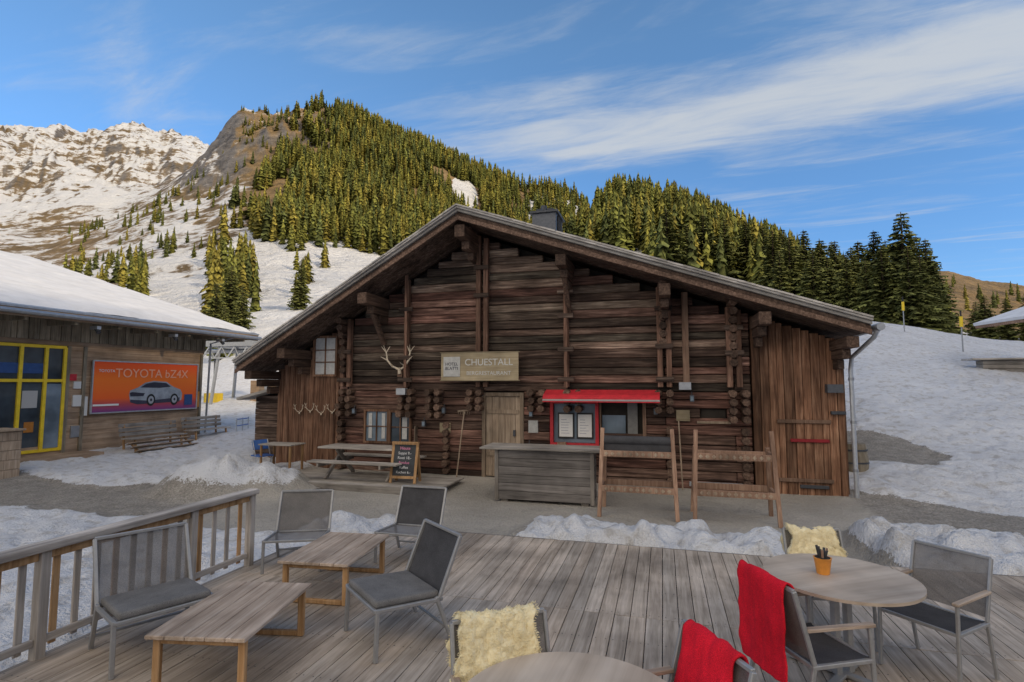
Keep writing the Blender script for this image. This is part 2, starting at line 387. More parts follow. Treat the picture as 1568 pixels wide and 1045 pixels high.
def terrain_mat():
    m,nt,b=newmat('alpine_ground')
    geo=N(nt,'ShaderNodeNewGeometry'); pos=geo.outputs['Position']
    sa=N(nt,'ShaderNodeAttribute',attribute_name='snow'); zone=N(nt,'ShaderNodeSeparateColor'); nt.links.new(sa.outputs['Color'],zone.inputs[0])
    snowv,farv,conc=zone.outputs[0],zone.outputs[1],zone.outputs[2]
    nA=noise(nt,mapping(nt,pos,(.012,.009,.05)),1,5,.66,.5)
    nB=noise(nt,mapping(nt,pos,(.07,.06,.16)),1,6,.72,.3)
    mixn=math_(nt,'ADD',math_(nt,'MULTIPLY',nA,.42),math_(nt,'MULTIPLY',nB,.58))
    nN=noise(nt,pos,3.5,5,.7); nN2=noise(nt,pos,28,3,.7)
    nearn=math_(nt,'ADD',math_(nt,'MULTIPLY',nN,.6),math_(nt,'MULTIPLY',nN2,.4))
    nsel=N(nt,'ShaderNodeMix',data_type='FLOAT'); nt.links.new(farv,nsel.inputs[0]); nt.links.new(nearn,nsel.inputs[2]); nt.links.new(mixn,nsel.inputs[3])
    d=math_(nt,'SUBTRACT',math_(nt,'ADD',snowv,nsel.outputs[0]),1.0)
    sn=N(nt,'ShaderNodeSeparateXYZ'); nt.links.new(geo.outputs['Normal'],sn.inputs[0])
    steep=math_(nt,'MULTIPLY',math_(nt,'SUBTRACT',.82,sn.outputs[2]),farv)
    d=math_(nt,'SUBTRACT',d,math_(nt,'MULTIPLY',steep,.55))
    mask=math_(nt,'MULTIPLY_ADD',d,16,.5,clamp=True)
    fr=ramp(nt,[(.3,(.07,.055,.04)),(.45,(.19,.135,.07)),(.58,(.32,.22,.11)),(.72,(.25,.21,.17))]); nt.links.new(mixn,fr.inputs[0])
    rockc=ramp(nt,[(.35,(.075,.07,.07)),(.65,(.26,.24,.225))]); nt.links.new(nB,rockc.inputs[0])
    rk=math_(nt,'MULTIPLY',math_(nt,'SUBTRACT',.72,sn.outputs[2],clamp=True),6,clamp=True)
    fcol=mixc(nt,'MIX',rk,fr.outputs[0],rockc.outputs[0])
    gr=ramp(nt,[(.3,(.25,.23,.20)),(.7,(.40,.37,.33))]); nt.links.new(nN,gr.inputs[0])
    gr2=ramp(nt,[(.3,(.6,.6,.6)),(.7,(1.3,1.3,1.3))]); nt.links.new(nN2,gr2.inputs[0])
    ncol=mixc(nt,'MULTIPLY',1.0,gr.outputs[0],gr2.outputs[0])
    s1=noise(nt,pos,.5,4,.65)
    cr=ramp(nt,[(.35,(.37,.345,.305)),(.65,(.49,.46,.41))]); nt.links.new(s1,cr.inputs[0])
    ccol=mixc(nt,'MULTIPLY',.4,cr.outputs[0],gr2.outputs[0])
    ncol=mixc(nt,'MIX',conc,ncol,ccol)
    gcol=mixc(nt,'MIX',farv,ncol,fcol)
    sr=ramp(nt,[(.3,(.62,.63,.655)),(.7,(.76,.77,.79))]); nt.links.new(s1,sr.inputs[0])
    s2r=ramp(nt,[(.36,(.60,.55,.48)),(.50,(1,1,1))]); nt.links.new(nN,s2r.inputs[0])
    sc=mixc(nt,'MULTIPLY',math_(nt,'SUBTRACT',.65,math_(nt,'MULTIPLY',farv,.55)),sr.outputs[0],s2r.outputs[0])
    col=mixc(nt,'MIX',mask,gcol,sc)
    nt.links.new(col,b.inputs['Base Color']); b.inputs['Roughness'].default_value=.85; b.inputs['Specular IOR Level'].default_value=.2
    h=math_(nt,'ADD',nN,math_(nt,'MULTIPLY',nN2,.3))
    bp=N(nt,'ShaderNodeBump'); bp.inputs['Strength'].default_value=.8; bp.inputs['Distance'].default_value=.12
    nt.links.new(h,bp.inputs['Height'])
    bp2=N(nt,'ShaderNodeBump'); bp2.inputs['Distance'].default_value=12.0; nt.links.new(math_(nt,'MULTIPLY',farv,.7),bp2.inputs['Strength'])
    nt.links.new(nB,bp2.inputs['Height']); nt.links.new(bp.outputs[0],bp2.inputs['Normal'])
    nt.links.new(bp2.outputs[0],b.inputs['Normal'])
    return m
M['terrain']=terrain_mat()
def grid_mesh(name,X,Y,Zz,col):
    ny,ns=X.shape; co=np.stack([X,Y,Zz],-1).reshape(-1,3)
    idx=np.arange(ny*ns).reshape(ny,ns)
    q=np.stack([idx[:-1,:-1],idx[:-1,1:],idx[1:,1:],idx[1:,:-1]],-1).reshape(-1,4)
    me=bpy.data.meshes.new(name); me.vertices.add(len(co)); me.vertices.foreach_set('co',co.ravel().astype(np.float32))
    me.loops.add(q.size); me.loops.foreach_set('vertex_index',q.ravel().astype(np.int32))
    me.polygons.add(len(q)); me.polygons.foreach_set('loop_start',np.arange(0,q.size,4,dtype=np.int32))
    me.polygons.foreach_set('use_smooth',np.ones(len(q),dtype=bool)); me.update(calc_edges=True)
    ca=me.color_attributes.new('snow','FLOAT_COLOR','POINT'); ca.data.foreach_set('color',col.reshape(-1).astype(np.float32))
    me.materials.append(M['terrain']); o=bpy.data.objects.new(name,me); bpy.context.collection.objects.link(o); return o
farv=sstep(60,110,YY); col=np.stack([snowA,farv,yard*(1-bank),np.ones_like(Z)],-1)
grid_mesh('terrain_ground',XX,YY,Z,col)
a=np.linspace(-4000,4000,41); bx,by=np.meshgrid(a,a); bx=bx.T;by=by.T
cb=np.zeros(bx.shape+(4,)); cb[...,0]=1;cb[...,3]=1
grid_mesh('valley_ground',bx,by,np.full_like(bx,-1.2),cb)
SUN_EL=math.radians(24); sd=Vector((.78,-.62,0)).normalized()
mu=np.linspace(-900,900,150); mv=np.linspace(-170,170,40); MU,MV=np.meshgrid(mu,mv,indexing='ij')
DIST=260; SH=17
Hh=(SH+DIST*math.tan(SUN_EL))*np.clip(1-np.abs(MV)/170,0,1)**.9
Hh=Hh*(1+.05*(fbm(MU/90+5,MV/90,4,8)-.5))
bx=sd.x*(DIST+MV)+(-sd.y)*MU; by=sd.y*(DIST+MV)+sd.x*MU
cb=np.zeros(bx.shape+(4,)); cb[...,0]=.8;cb[...,1]=1;cb[...,3]=1
grid_mesh('opposite_mountain',bx,by,Hh-1.4,cb)

# ------------------------------------------------------------ conifers
def tree_far(seed):
    r=random.Random(seed); V=[];F=[];T_=[]
    nw=14; W0=r.uniform(.14,.185)
    for k_ in range(nw):
        t=k_/nw; h=.05+.91*t**.95; rad=(1-t)**.75*W0*r.uniform(.75,1.2)+.012
        nb=8 if t<.5 else 6
        a0=r.uniform(0,6)
        for j in range(nb):
            if r.random()<.08: continue
            an=a0+j*6.283/nb+r.uniform(-.35,.35); rr=rad*r.uniform(.55,1.3)
            c,s_=math.cos(an),math.sin(an); w=rr*.36+.007; hh=h+r.uniform(-.03,.03)
            o=len(V)
            V+= [(0,0,hh+.06),(c*rr*.6-s_*w,s_*rr*.6+c*w,hh-.02),(c*rr,s_*rr,hh-.08*r.uniform(.3,1.3)),(c*rr*.6+s_*w,s_*rr*.6-c*w,hh-.02)]
            F+= [(o,o+1,o+2),(o,o+2,o+3)]; g=r.uniform(.6,1.35); T_+=[g,g*.85]
    o=len(V); n=6
    V+=[(0,0,1.0)]+[(math.cos(i*6.283/n)*.09,math.sin(i*6.283/n)*.09,.04) for i in range(n)]
    for i in range(n): F.append((o,o+1+i,o+1+(i+1)%n)); T_.append(.5)
    return np.array(V),np.array(F),np.array(T_)
FT=[tree_far(i) for i in range(8)]
def forest(name,pts):
    VS=[];FS=[];TS=[];off=0
    for (x,y,z,h,g) in pts:
        V,F,T_=FT[random.randrange(8)]
        a=R(0,6.28); c,s_=math.cos(a),math.sin(a); w=h*R(.85,1.25)
        P=np.stack([(V[:,0]*c-V[:,1]*s_)*w+x,(V[:,0]*s_+V[:,1]*c)*w+y,V[:,2]*h+z-.4],-1)
        VS.append(P);FS.append(F+off);off+=len(V)
        base=np.array([(.215,.205,.045),(.155,.17,.045),(.25,.22,.05),(.11,.13,.045),(.18,.185,.045)][random.randrange(5)])*g
        TS.append(T_[:,None]*base[None,:])
    V=np.concatenate(VS);F=np.concatenate(FS);Tt=np.concatenate(TS)
    me=bpy.data.meshes.new(name); me.vertices.add(len(V)); me.vertices.foreach_set('co',V.ravel().astype(np.float32))
    me.loops.add(F.size); me.loops.foreach_set('vertex_index',F.ravel().astype(np.int32))
    me.polygons.add(len(F)); me.polygons.foreach_set('loop_start',np.arange(0,F.size,3,dtype=np.int32)); me.update(calc_edges=True)
    ca=me.color_attributes.new('tint','FLOAT_COLOR','CORNER')
    cc=np.ones((len(F),4));cc[:,:3]=Tt; ca.data.foreach_set('color',np.repeat(cc,3,axis=0).ravel().astype(np.float32))
    me.materials.append(M['foliage']); o=bpy.data.objects.new(name,me); bpy.context.collection.objects.link(o)
def P2S(p): return (p-784)/820*1.025
pts=[]
def scatter(n,p0,p1,y0,y1,cond,h0,h1,sp=5.0):
    cells=set();c=0
    for _ in range(n*6):
        if c>=n: break
        y=math.sqrt(R(y0*y0,y1*y1)); p=R(p0,p1)
        if not cond(p,y): continue
        x=P2S(p)*y; key=(int(x/sp),int(y/sp))
        if key in cells: continue
        cells.add(key); c+=1
        pts.append((x,y,hgt(x,y),R(h0,h1)*(R(.55,.9) if R(0,1)<.3 else 1),R(.75,1.25)))
nn=lambda x,y,sd_:float(fbm(np.array([x]),np.array([y]),3,sd_)[0])
def c_main(p,y):
    lim=345+max(0,(y-230))*.60
    if p<lim+R(-20,40): return False
    if p<lim+60 and nn(p/18,y/18,59)<.5: return False
    if 690<p<735 and 370<y<430: return False
    if 795<p<900 and y>330: return R(0,1)<.15
    if p>740 and y>430: return R(0,1)<.45
    return nn(p/40,y/30,55)>.32
scatter(2800,345,900,200,520,c_main,11,18,4.0)
scatter(150,360,560,360,505,lambda p,y:nn(p/20,y/20,77)>.45,6,12,4)
scatter(170,500,770,470,512,lambda p,y:nn(p/12,1,5)>.4,9,16,3.0)
scatter(560,895,1215,140,262,lambda p,y: not(1122<p<1168 and 190<y<245) and not (p<915 and y>225),11,17,3.8)
scatter(110,905,1180,225,256,lambda p,y: not(1122<p<1168 and 190<y<245),10,16,2.8)
scatter(60,985,1180,80,140,lambda p,y:True,10,15,4.5)
scatter(90,780,900,300,500,lambda p,y:nn(p/15,y/20,8)>.5,9,14,5)
scatter(130,100,350,170,420,lambda p,y: nn(p/20,y/20,3)>.5,5,10,6)
scatter(80,-60,230,105,190,lambda p,y: nn(p/25,y/25,13)>.42,7,12,5)
scatter(34,320,420,85,190,lambda p,y: p<400-(y-85)*.2,9,13,5)
scatter(14,420,520,110,200,lambda p,y: nn(p/20,y/20,31)>.5,8,12,6)
scatter(150,1190,1440,95,180,lambda p,y:True,11,16,4)
scatter(30,1440,1640,220,420,lambda p,y: nn(p/20,y/20,3)>.45,9,14,6)
forest('conifer_forest',pts)

def near_tree(seed):
    r=random.Random(seed); mb=MB()
    mb.tube([(0,0,-.02),(.004,0,.4),(0,.003,.97)],[.019,.012,.002],'bark',1.0,6)
    nw=36
    for k_ in range(nw):
        t=k_/nw; h=.04+.94*t; rad=(1-t)**.68*.19*r.uniform(.75,1.18)+.010
        nb=int(11-5*t); a0=r.uniform(0,6)
        for j in range(nb):
            an=a0+j*6.283/nb+r.uniform(-.3,.3); rr=rad*r.uniform(.5,1.25)
            c,s_=math.cos(an),math.sin(an); droop=r.uniform(.12,.45)*rr; ns=max(3,int(rr/.024))
            g0=r.uniform(.6,1.25)
            for q in range(ns):
                f0=(q+.3)/ns; f1=min(1.05,f0+1.7/ns)
                L=rr*.34*(1.15-f0)+.014
                for sg in(-1,1):
                    aa=an+sg*r.uniform(.5,1.0); ca,sa=math.cos(aa),math.sin(aa)
                    b0=Vector((c*rr*f0,s_*rr*f0,h-droop*f0**1.4)); b1=Vector((c*rr*f1,s_*rr*f1,h-droop*f1**1.4))
                    tip=b0+Vector((ca*L,sa*L,-L*r.uniform(.3,1.1)))
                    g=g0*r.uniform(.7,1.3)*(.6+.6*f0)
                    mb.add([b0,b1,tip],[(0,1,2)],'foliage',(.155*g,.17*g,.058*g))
    me=mb.build('x'); d=me.data; bpy.data.objects.remove(me); return d
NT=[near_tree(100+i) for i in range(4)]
def spruce(x,y,h,z=None,wf=1.0):
    o=bpy.data.objects.new('spruce_tree',NT[random.randrange(4)]); bpy.context.collection.objects.link(o)
    o.location=(x,y,(hgt(x,y) if z is None else z)-.2); w=h*R(1.15,1.5)*wf; o.scale=(w,w,h); o.rotation_euler=(0,0,R(0,6.28))
for p,y,h in [(1180,75,12.5),(1205,68,11.5),(1228,80,14.0),(1252,70,12),(1275,82,13.5),(1298,66,11),(1310,75,13.5),(1335,62,12.6),(1352,72,13.8),(1378,60,14.4),(1398,66,13.5),(1412,58,11),(1240,62,9.5),(1290,60,9),(1345,56,9.5),(1385,54,9),(1425,64,9.5),
              (1165,90,13),(1140,95,14),(1075,95,15),(1020,85,15.5),(1050,90,13),(1108,92,14),(1270,92,14),(1195,95,14),(1325,70,11),(1365,66,12),(1215,74,11),(1262,64,9),(1320,58,8),(1402,56,8.5),(1230,70,9),(1190,66,9),
              (338,72,9.5),(378,66,9),(360,80,10.5),(352,62,6.5),(66,95,14),(20,90,10),(110,110,10),(150,100,8),(465,95,9.5),(1482,110,11),(1496,105,12.5),(1528,60,6),(1560,58,6.5),(1585,56,7)]:
    x=P2S(p)*y; spruce(x,y,h)

# ------------------------------------------------------------ chalet
ch=root('wooden_chalet',(-6.649,15.427,0),TH)
OV=1.4; RU=5.95; RZ=6.37; LE=(-.32,2.74); RE=(14.45,3.40)
def roofz(u): return RZ-(RZ-LE[1])*(RU-u)/(RU-LE[0]) if u<RU else RZ-(RZ-RE[1])*(u-RU)/(RE[0]-RU)
def under_(u): return roofz(u)-.30
W_=14.28
mb=MB()
openings=[(6.15,7.22,-.3,1.98),(7.9,9.08,.70,1.80),(9.08,10.12,.95,1.80),(11.38,11.95,1.36,1.64)]
z=-.2;row=0
posts=[2.25,4.07,6.17,8.33,10.62,12.12]
while z<6.1:
    h=R(.17,.225); zc=z+h/2
    x0,x1=2.0,12.46
    def inv(zt):
        l=RU-(RZ-.30-zt)*(RU-LE[0])/(RZ-LE[1]); r_=RU+(RZ-.30-zt)*(RE[0]-RU)/(RZ-RE[1]); return l,r_
    l,r_=inv(z+h)
    x0=max(x0,l);x1=min(x1,r_)
    if x1-x0>.3:
        cuts=sorted([x0,x1]+[p for p in posts if x0<p<x1 and R(0,1)<.6])
        for a_,b_ in zip(cuts[:-1],cuts[1:]):
            segs=[(a_,b_)]
            for (oa,ob,oz0,oz1) in openings:
                if oz0<zc<oz1:
                    ns_=[]
                    for (s0,s1) in segs:
                        if ob<=s0 or oa>=s1: ns_.append((s0,s1)); continue
                        if oa-s0>.02: ns_.append((s0,oa))
                        if s1-ob>.02: ns_.append((ob,s1))
                    segs=ns_
            for s0,s1 in segs:
                g=R(.5,1.3); 
                if R(0,1)<.15: g*=1.8
                if R(0,1)<.18: g*=.5
                red=R(1.05,1.4) if zc<2 or R(0,1)<.3 else R(.85,1.1)
                yo=R(-.03,.025)
                mb.bb(s0+.004,s1-.004,yo-.07,.12,z+.005,z+h-.006,'logx',(g*red,g,g*.97))
    z+=h;row+=1
mb.build('log_wall',ch,.018)
mb=MB()
def wall_poly(x0,x1,y0,y1,mat):
    us=[x0]+([RU] if x0<RU<x1 else [])+[x1]; top=[(u,under_(u)) for u in us]
    fr=[(x0,-.3)]+[(x1,-.3)]+top[::-1]
    n=len(fr); vs=[(a,y0,b) for a,b in fr]+[(a,y1,b) for a,b in fr]
    fs=[tuple(range(n)),tuple(range(2*n-1,n-1,-1))]+[(i,i+n,(i+1)%n+n,(i+1)%n) for i in range(n)]
    mb.add(vs,fs,mat,.6)
wall_poly(.05,W_-.05,.125,11.5,'inside')
mb.build('wall_core',ch)
mb=MB()
for xs,sg in((0,-1),(W_,1)):
    y=.0
    while y<11.5:
        g=R(.6,1.2); mb.bb(xs-.05,xs+.05+R(0,.02),y+.003,y+.197,-.25,under_(xs)-.03,'boardz',g); y+=.2
u=0.02
while u<1.98:
    w=R(.13,.2); w=min(w,1.99-u); g=R(.5,.95); mb.bb(u+.004,u+w-.004,-.11-R(0,.02),.12,-.2-R(0,.05),under_(u)-.02,'boardz',(g*1.05,g,g)); u+=w
u=12.48
while u<W_-.02:
    w=R(.12,.2); w=min(w,W_-u); g=R(.65,1.3)
    if R(0,1)<.15: g=.45
    mb.bb(u+.004,u+w-.005,-.12-R(0,.025),.12,-.2-R(0,.05),under_(u+w)-.02,'boardz',(g*1.08,g,g*.95)); u+=w
mb.build('vertical_boards',ch,.006)
mb=MB()
for (x0,x1,z0,z1) in((12.95,14.0,1.35,1.43),(12.95,14.0,.1,.18)): mb.bb(x0,x1,-.185,-.15,z0,z1,'redwood',.5)
mb.bb(13.2,13.95,-.2,-.15,.95,1.02,'red',.4); mb.bb(13.35,13.9,-.2,-.15,-.02,.05,'dmetal'); mb.bb(14.0,14.28,-.22,-.14,1.55,1.62,'dmetal')
for p in posts:
    for dx in((-.10,.10) if p in (6.17,10.62,12.12,2.25) else (0,)):
        zt=under_(p+dx)-.02
        mb.bb(p+dx-.06,p+dx+.06,-.24,-.11,2.12,zt,'beamz',R(.8,1.5))
    zz=2.25
    while zz<under_(p)-.3:
        if R(0,1)<.8: mb.bb(p-.2,p+.2,-.31,-.245,zz,zz+.11,'logx',R(.5,1.1))
        zz+=R(.55,.9)
mb.bb(4.03,4.11,-.3,-.25,2.1,5.2,'beamz',1.5); mb.bb(8.29,8.37,-.3,-.25,2.1,5.2,'beamz',1.5); mb.bb(11.02,11.16,-.28,-.12,2.1,4.3,'redwood',.6)
for p in [2.3,4.1,4.9,6.0,7.6,8.5,10.6,12.2]:
    for k_ in range(R(0,1)<.5 and 3 or 4):
        for dx in (-.14,.12):
            mb.tube([(p+dx+R(-.02,.02),.0,1.98-k_*.19),(p+dx,-.28-R(0,.16),1.98-k_*.19)],[.095,.085],'beamy',R(.5,1.6),7)
for p in [2.15,5.2,10.7,12.3]:
    zz=.0
    while zz<1.25: mb.tube([(p,.0,zz),(p,-.2-R(0,.1),zz)],.09,'beamy',R(.5,1.4),7); zz+=.19
for p,zt in((10.6,4.5),(12.1,4.0),(2.2,3.9)):
    for k_ in range(8): mb.tube([(p+R(-.03,.03),.0,zt-k_*.19),(p,-.25-.10*max(0,4-k_)*.6-R(0,.08),zt-k_*.19)],.09,'beamy',R(.5,1.3),7)
mb.build('log_ends_and_posts',ch,.008)
mb=MB()
for u,w,hh in((RU,.26,.3),(3.35,.26,.28),(1.0,.24,.26),(8.4,.24,.26),(10.65,.24,.26),(12.6,.24,.26),(.0,.22,.22),(14.15,.22,.22)):
    zt=under_(u)-.02-(.06 if u!=RU else .03)
    mb.bb(u-w/2,u+w/2,-OV+.12,.1,zt-hh,zt,'beamy',R(.6,1.2))
    mb.bb(u-w/2+.03,u+w/2-.03,-OV*.62,.1,zt-hh-.2,zt-hh-.004,'beamy',R(.6,1.1))
    mb.bb(u-w/2+.05,u+w/2-.05,-OV*.35,.1,zt-hh-.4,zt-hh-.204,'beamy',R(.6,1.1))
for u,zb in((3.35,3.3),(8.4,4.2)):
    mb.bar((u,-OV*.6,under_(u)-.4),(u,-.1,under_(u)-1.3),.12,.12,'beamy',1.0)
mb.build('purlins',ch,.012)
mb=MB()
def slab(t0,t1,y0,y1,mat,tint=1.0,ext=0):
    for a_,b_ in((LE,(RU,RZ)),((RU,RZ),RE)):
        vs=[]
        for yy in (y0,y1):
            for (q,t) in ((a_,t0),(b_,t0),(b_,t1),(a_,t1)): vs.append((q[0],yy,q[1]+t))
        mb.add(vs,[(0,1,2,3),(7,6,5,4),(0,4,5,1),(1,5,6,2),(2,6,7,3),(3,7,4,0)],mat,tint)
slab(-.16,-.075,-OV+.05,12,'beamy',.9)
slab(-.07,-.005,-OV-.02,12.1,'roofgrey',.7)
slab(0,.045,-OV-.08,12.2,'roofgrey',1.1)
slab(-.27,-.165,-OV-.0,-OV+.045,'beamy',1.5)
mb.build('roof',ch,.008)
mb=MB()
for k_ in range(6):
    y0=-OV+.1+k_*.24
    for a_,b_ in((LE,(RU,RZ)),((RU,RZ),RE)):
        mb.bar((a_[0]+.02,y0+.11,a_[1]-.185),(b_[0],y0+.11,b_[1]-.185),.225,.03,'logx',R(.6,1.2))
mb.build('soffit_boards',ch)
mb=MB()
for a_,b_ in((LE,(RU,RZ)),((RU,RZ),RE)):
    A,B=Vector((a_[0],0,a_[1])),Vector((b_[0],0,b_[1])); L=(B-A).length; n=int(L/.35)
    for i in range(n):
        p=A.lerp(B,i/n);q=A.lerp(B,(i+1)/n-.004/L); y=-OV-.09-R(0,.03)
        mb.bar((p.x,y+.25,p.z+.066),(q.x,y+.25,q.z+.066),.5,.035,'roofgrey',R(.8,1.25))
mb.build('roof_shingles',ch)
mb=MB()
mb.bb(6.75,7.5,2.9,4.0,5.6,7.5,'dmetal',1.6); mb.bb(6.68,7.57,2.83,4.07,7.5,7.57,'dmetal',1.0); mb.bb(6.85,7.4,3.0,3.9,7.57,7.68,'dmetal',.7)
mb.bb(7.503,7.53,3.1,3.75,6.9,7.45,'inside')
mb.tube([(7.1,3.0,7.6),(7.1,3.0,7.75)],.1,'dmetal')
mb.build('chimney',ch,.01)
def window(name,u0,u1,z0,z1,y,fm,ft,pane='glass',nx=2,nz=2,fw=.06):
    b=MB(); 
    b.bb(u0,u1,y+.02,y+.03,z0,z1,pane)
    b.bb(u0-fw,u0,y-.03,y+.05,z0-fw,z1+fw,fm,ft);b.bb(u1,u1+fw,y-.03,y+.05,z0-fw,z1+fw,fm,ft)
    b.bb(u0,u1,y-.03,y+.05,z0-fw,z0,fm,ft);b.bb(u0,u1,y-.03,y+.05,z1,z1+fw,fm,ft)
    for i in range(1,nx): x=u0+(u1-u0)*i/nx; b.bb(x-.018,x+.018,y-.01,y+.018,z0,z1,fm,ft)
    for i in range(1,nz): zz=z0+(z1-z0)*i/nz; b.bb(u0,u1,y-.012,y+.016,zz-.014,zz+.014,fm,ft)
    return b.build(name,ch,.004)
window('upper_window',1.25,1.9,2.46,3.47,-.17,'boardz',1.1,'curtain',2,3)
window('window_left',2.87,3.5,.68,1.46,-.14,'boardz',.8,'glassb',2,2)
window('window_left_b',3.62,4.15,.68,1.44,-.14,'boardz',.8,'glass',2,2)
mb=MB()
for (x0,x1) in((2.95,3.05),(3.34,3.44),(3.94,4.08)): mb.bb(x0,x1,-.138,-.126,.75,1.42,'curtain',.8)
mb.build('curtains',ch)
mb=MB()
u=6.24
while u<7.12:
    w=R(.12,.17);w=min(w,7.13-u);mb.bb(u+.003,u+w-.003,-.06,.0,-.1,1.88,'doorz',R(.7,1.05));u+=w
mb.bb(6.14,6.235,-.1,.1,-.2,1.98,'doorz',.6);mb.bb(7.135,7.23,-.1,.1,-.2,1.98,'doorz',.6);mb.bb(6.238,7.132,-.1,.1,1.885,1.98,'doorz',.6)
mb.bb(6.27,7.1,-.085,-.063,.4,.5,'doorz',.7);mb.bb(6.27,7.1,-.085,-.063,1.45,1.55,'doorz',.7)
mb.bb(6.96,7.02,-.11,-.063,.9,1.05,'dmetal')
mb.build('door',ch,.004)
mb=MB()
mb.bb(7.98,9.0,.0,.02,.78,1.72,'glassb'); 
for a_ in((7.9,7.975,.70,1.80),(9.0,9.08,.70,1.80)): mb.bb(a_[0],a_[1],-.12,.08,a_[2],a_[3],'red',.8)
mb.bb(7.977,8.998,-.12,.08,.70,.775,'red',.8);mb.bb(7.977,8.998,-.12,.08,1.72,1.80,'red',.8)
mb.bb(7.85,10.1,-.3,-.09,.62,.68,'white',.6)
for x in(8.08,8.54):
    mb.bb(x,x+.40,-.03,-.005,.88,1.50,'black',1.5); mb.bb(x+.035,x+.365,-.04,-.032,.92,1.46,'paper')
    for i in range(6): mb.bb(x+.08,x+.08+R(.12,.22),-.0435,-.0415,1.0+i*.065,1.008+i*.065,'printdark',6)
mb.bb(9.085,10.1,.09,.11,.95,1.8,'inside')
mb.bb(9.75,9.98,.02,.05,1.0,1.75,'curtain',.35);mb.bb(9.15,9.7,.05,.08,1.0,1.45,'glassb',.7);mb.bb(9.1,9.13,-.08,.08,.95,1.8,'redwood',.6);mb.bb(10.1,10.18,-.12,.08,.9,1.85,'redwood',.6)
mb.tube([(9.4,-.1,.69),(9.4,-.1,.92)],.04,'white');mb.box((8.2,-.18,.74),(.2,.12,.12),'redwood')
mb.build('kiosk_window',ch,.004)
mb=MB()
vs=[];pr=[(0,.0),(-.05,.02),(-.42,-.10),(-.5,-.16),(-.5,-.27),(-.46,-.27),(-.46,-.17),(0,-.06)]
for x in(7.82,10.5): vs+=[(x,-.1+y,2.04+zz) for y,zz in pr]
k_=len(pr)
mb.add(vs,[tuple(range(k_)),tuple(range(2*k_-1,k_-1,-1))]+[(i,i+k_,(i+1)%k_+k_,(i+1)%k_) for i in range(k_)],'red',1.0)
mb.bb(7.82,10.5,-.61,-.602,1.80,1.84,'white',.5)
mb.bb(7.85,10.47,-.2,-.09,1.80,1.86,'white',.5)
mb.build('red_awning',ch,.004)
mb=MB(); mb.bb(11.40,11.93,.05,.08,1.38,1.62,'inside');mb.bb(11.3,12.02,-.1,.05,1.3,1.355,'doorz',.8);mb.bb(11.1,12.3,-.14,-.08,-.1,0.0,'zinc')
for x,zz in((4.03,2.0),(11.05,2.15)): mb.box((x,-.36,zz),(.26,.16,.17),'zinc',.8)
mb.box((14.05,-.3,2.1),(.3,.2,.18),'dmetal',1.5)
for x,zz in((5.15,1.55),(7.45,1.5),(2.55,1.5),(7.4,.7),(10.4,1.6),(4.6,1.2),(11.2,1.9)):
    mb.tube([(x,-.18,zz+.12),(x,-.22,zz+.05)],.012,'dmetal'); mb.box((x,-.22,zz-.03),(.09,.09,.15),'dmetal',1.5); mb.box((x,-.22,zz-.03),(.07,.094,.10),'glassb')
# wooden rake, pitchfork, yoke and plaques leaning on / hanging from the front
mb.bar((5.55,-.32,-.15),(5.68,-.14,1.5),.03,.03,'doorz',.9); mb.bar((5.50,-.14,1.5),(5.88,-.14,1.54),.03,.04,'doorz',.8)
for i in range(6): mb.bar((5.53+i*.06,-.14,1.5),(5.53+i*.06,-.18,1.42),.012,.012,'doorz',.9)
mb.bar((10.95,-.34,-.15),(10.9,-.14,1.35),.03,.03,'doorz',.8)
mb.bar((4.35,-.13,.6),(4.35,-.12,1.1),.22,.03,'doorz',.6,(1,0,0)); mb.bb(5.0,5.3,-.13,-.1,.95,1.2,'signx',.6); mb.bb(7.36,7.6,-.13,-.1,1.0,1.3,'curtain',.7); mb.bb(10.85,11.15,-.13,-.1,1.35,1.6,'signx',.5)
for i in range(20):
    a=i*.314; mb.tube([(9.6+.0+.28*math.cos(a),-.14,3.3+.28*math.sin(a)),(9.6+.28*math.cos(a+.32),-.14,3.3+.28*math.sin(a+.32))],.018,'beamy',.8,6) if False else None
mb.build('wall_fittings',ch,.004)
mb=MB()
mb.tube([(14.56,-OV-.1,3.28),(14.56,12,3.2)],.075,'zinc',.8,10)
mb.tube([(14.56,-OV+.05,3.25),(14.52,-OV+.15,3.1),(14.42,-.25,2.75),(14.40,-.22,2.5),(14.40,-.22,-.2)],.045,'zinc',1.1,10)
for zz in(.4,1.4,2.3): mb.tube([(14.40,-.22,zz-.03),(14.40,-.22,zz+.03)],.055,'zinc',.7,10)
mb.build('gutter_and_downpipe',ch)
mb=MB()
for k_ in range(11): mb.bb(-1.35,-.06,.6+R(-.01,.01),2.6,-.25+k_*.19,-.25+k_*.19+.183,'logx',R(.7,1.6))
mb.bar((-1.7,1.4,1.75),(.0,1.4,2.15),2.4,.08,'roofgrey',.9)
mb.build('lean_to_shed',ch,.006)
sg=root('chalet_name_sign',(0,0,0))
o=Matrix.Translation((-6.649,15.427,0))@Matrix.Rotation(TH,4,'Z')
sg.location=o@Vector((6.16,-.38,2.63)); sg.rotation_euler=(0,0,TH)
mb=MB(); 
mb.bb(-1.02,1.02,-.02,.02,-.345,.345,'signx',.72)
for zz in(-.36,.345): mb.bb(-1.05,1.05,-.03,.03,zz,zz+.025,'signx',.5)
mb.bb(-.95,-.5,-.035,-.022,-.25,.25,'curtain',.8)
mb.build('board',sg,.004)
textmesh('lettering_main','CHUESTALL',sg,(.25,-.024,.03),(math.pi/2,0,0),.235,'curtain')
textmesh('lettering_sub','BERGRESTAURANT',sg,(.25,-.024,-.21),(math.pi/2,0,0),.135,'curtain')
textmesh('lettering_logo','HOTEL\nBLATTI',sg,(-.725,-.037,.03),(math.pi/2,0,0),.11,'printdark')
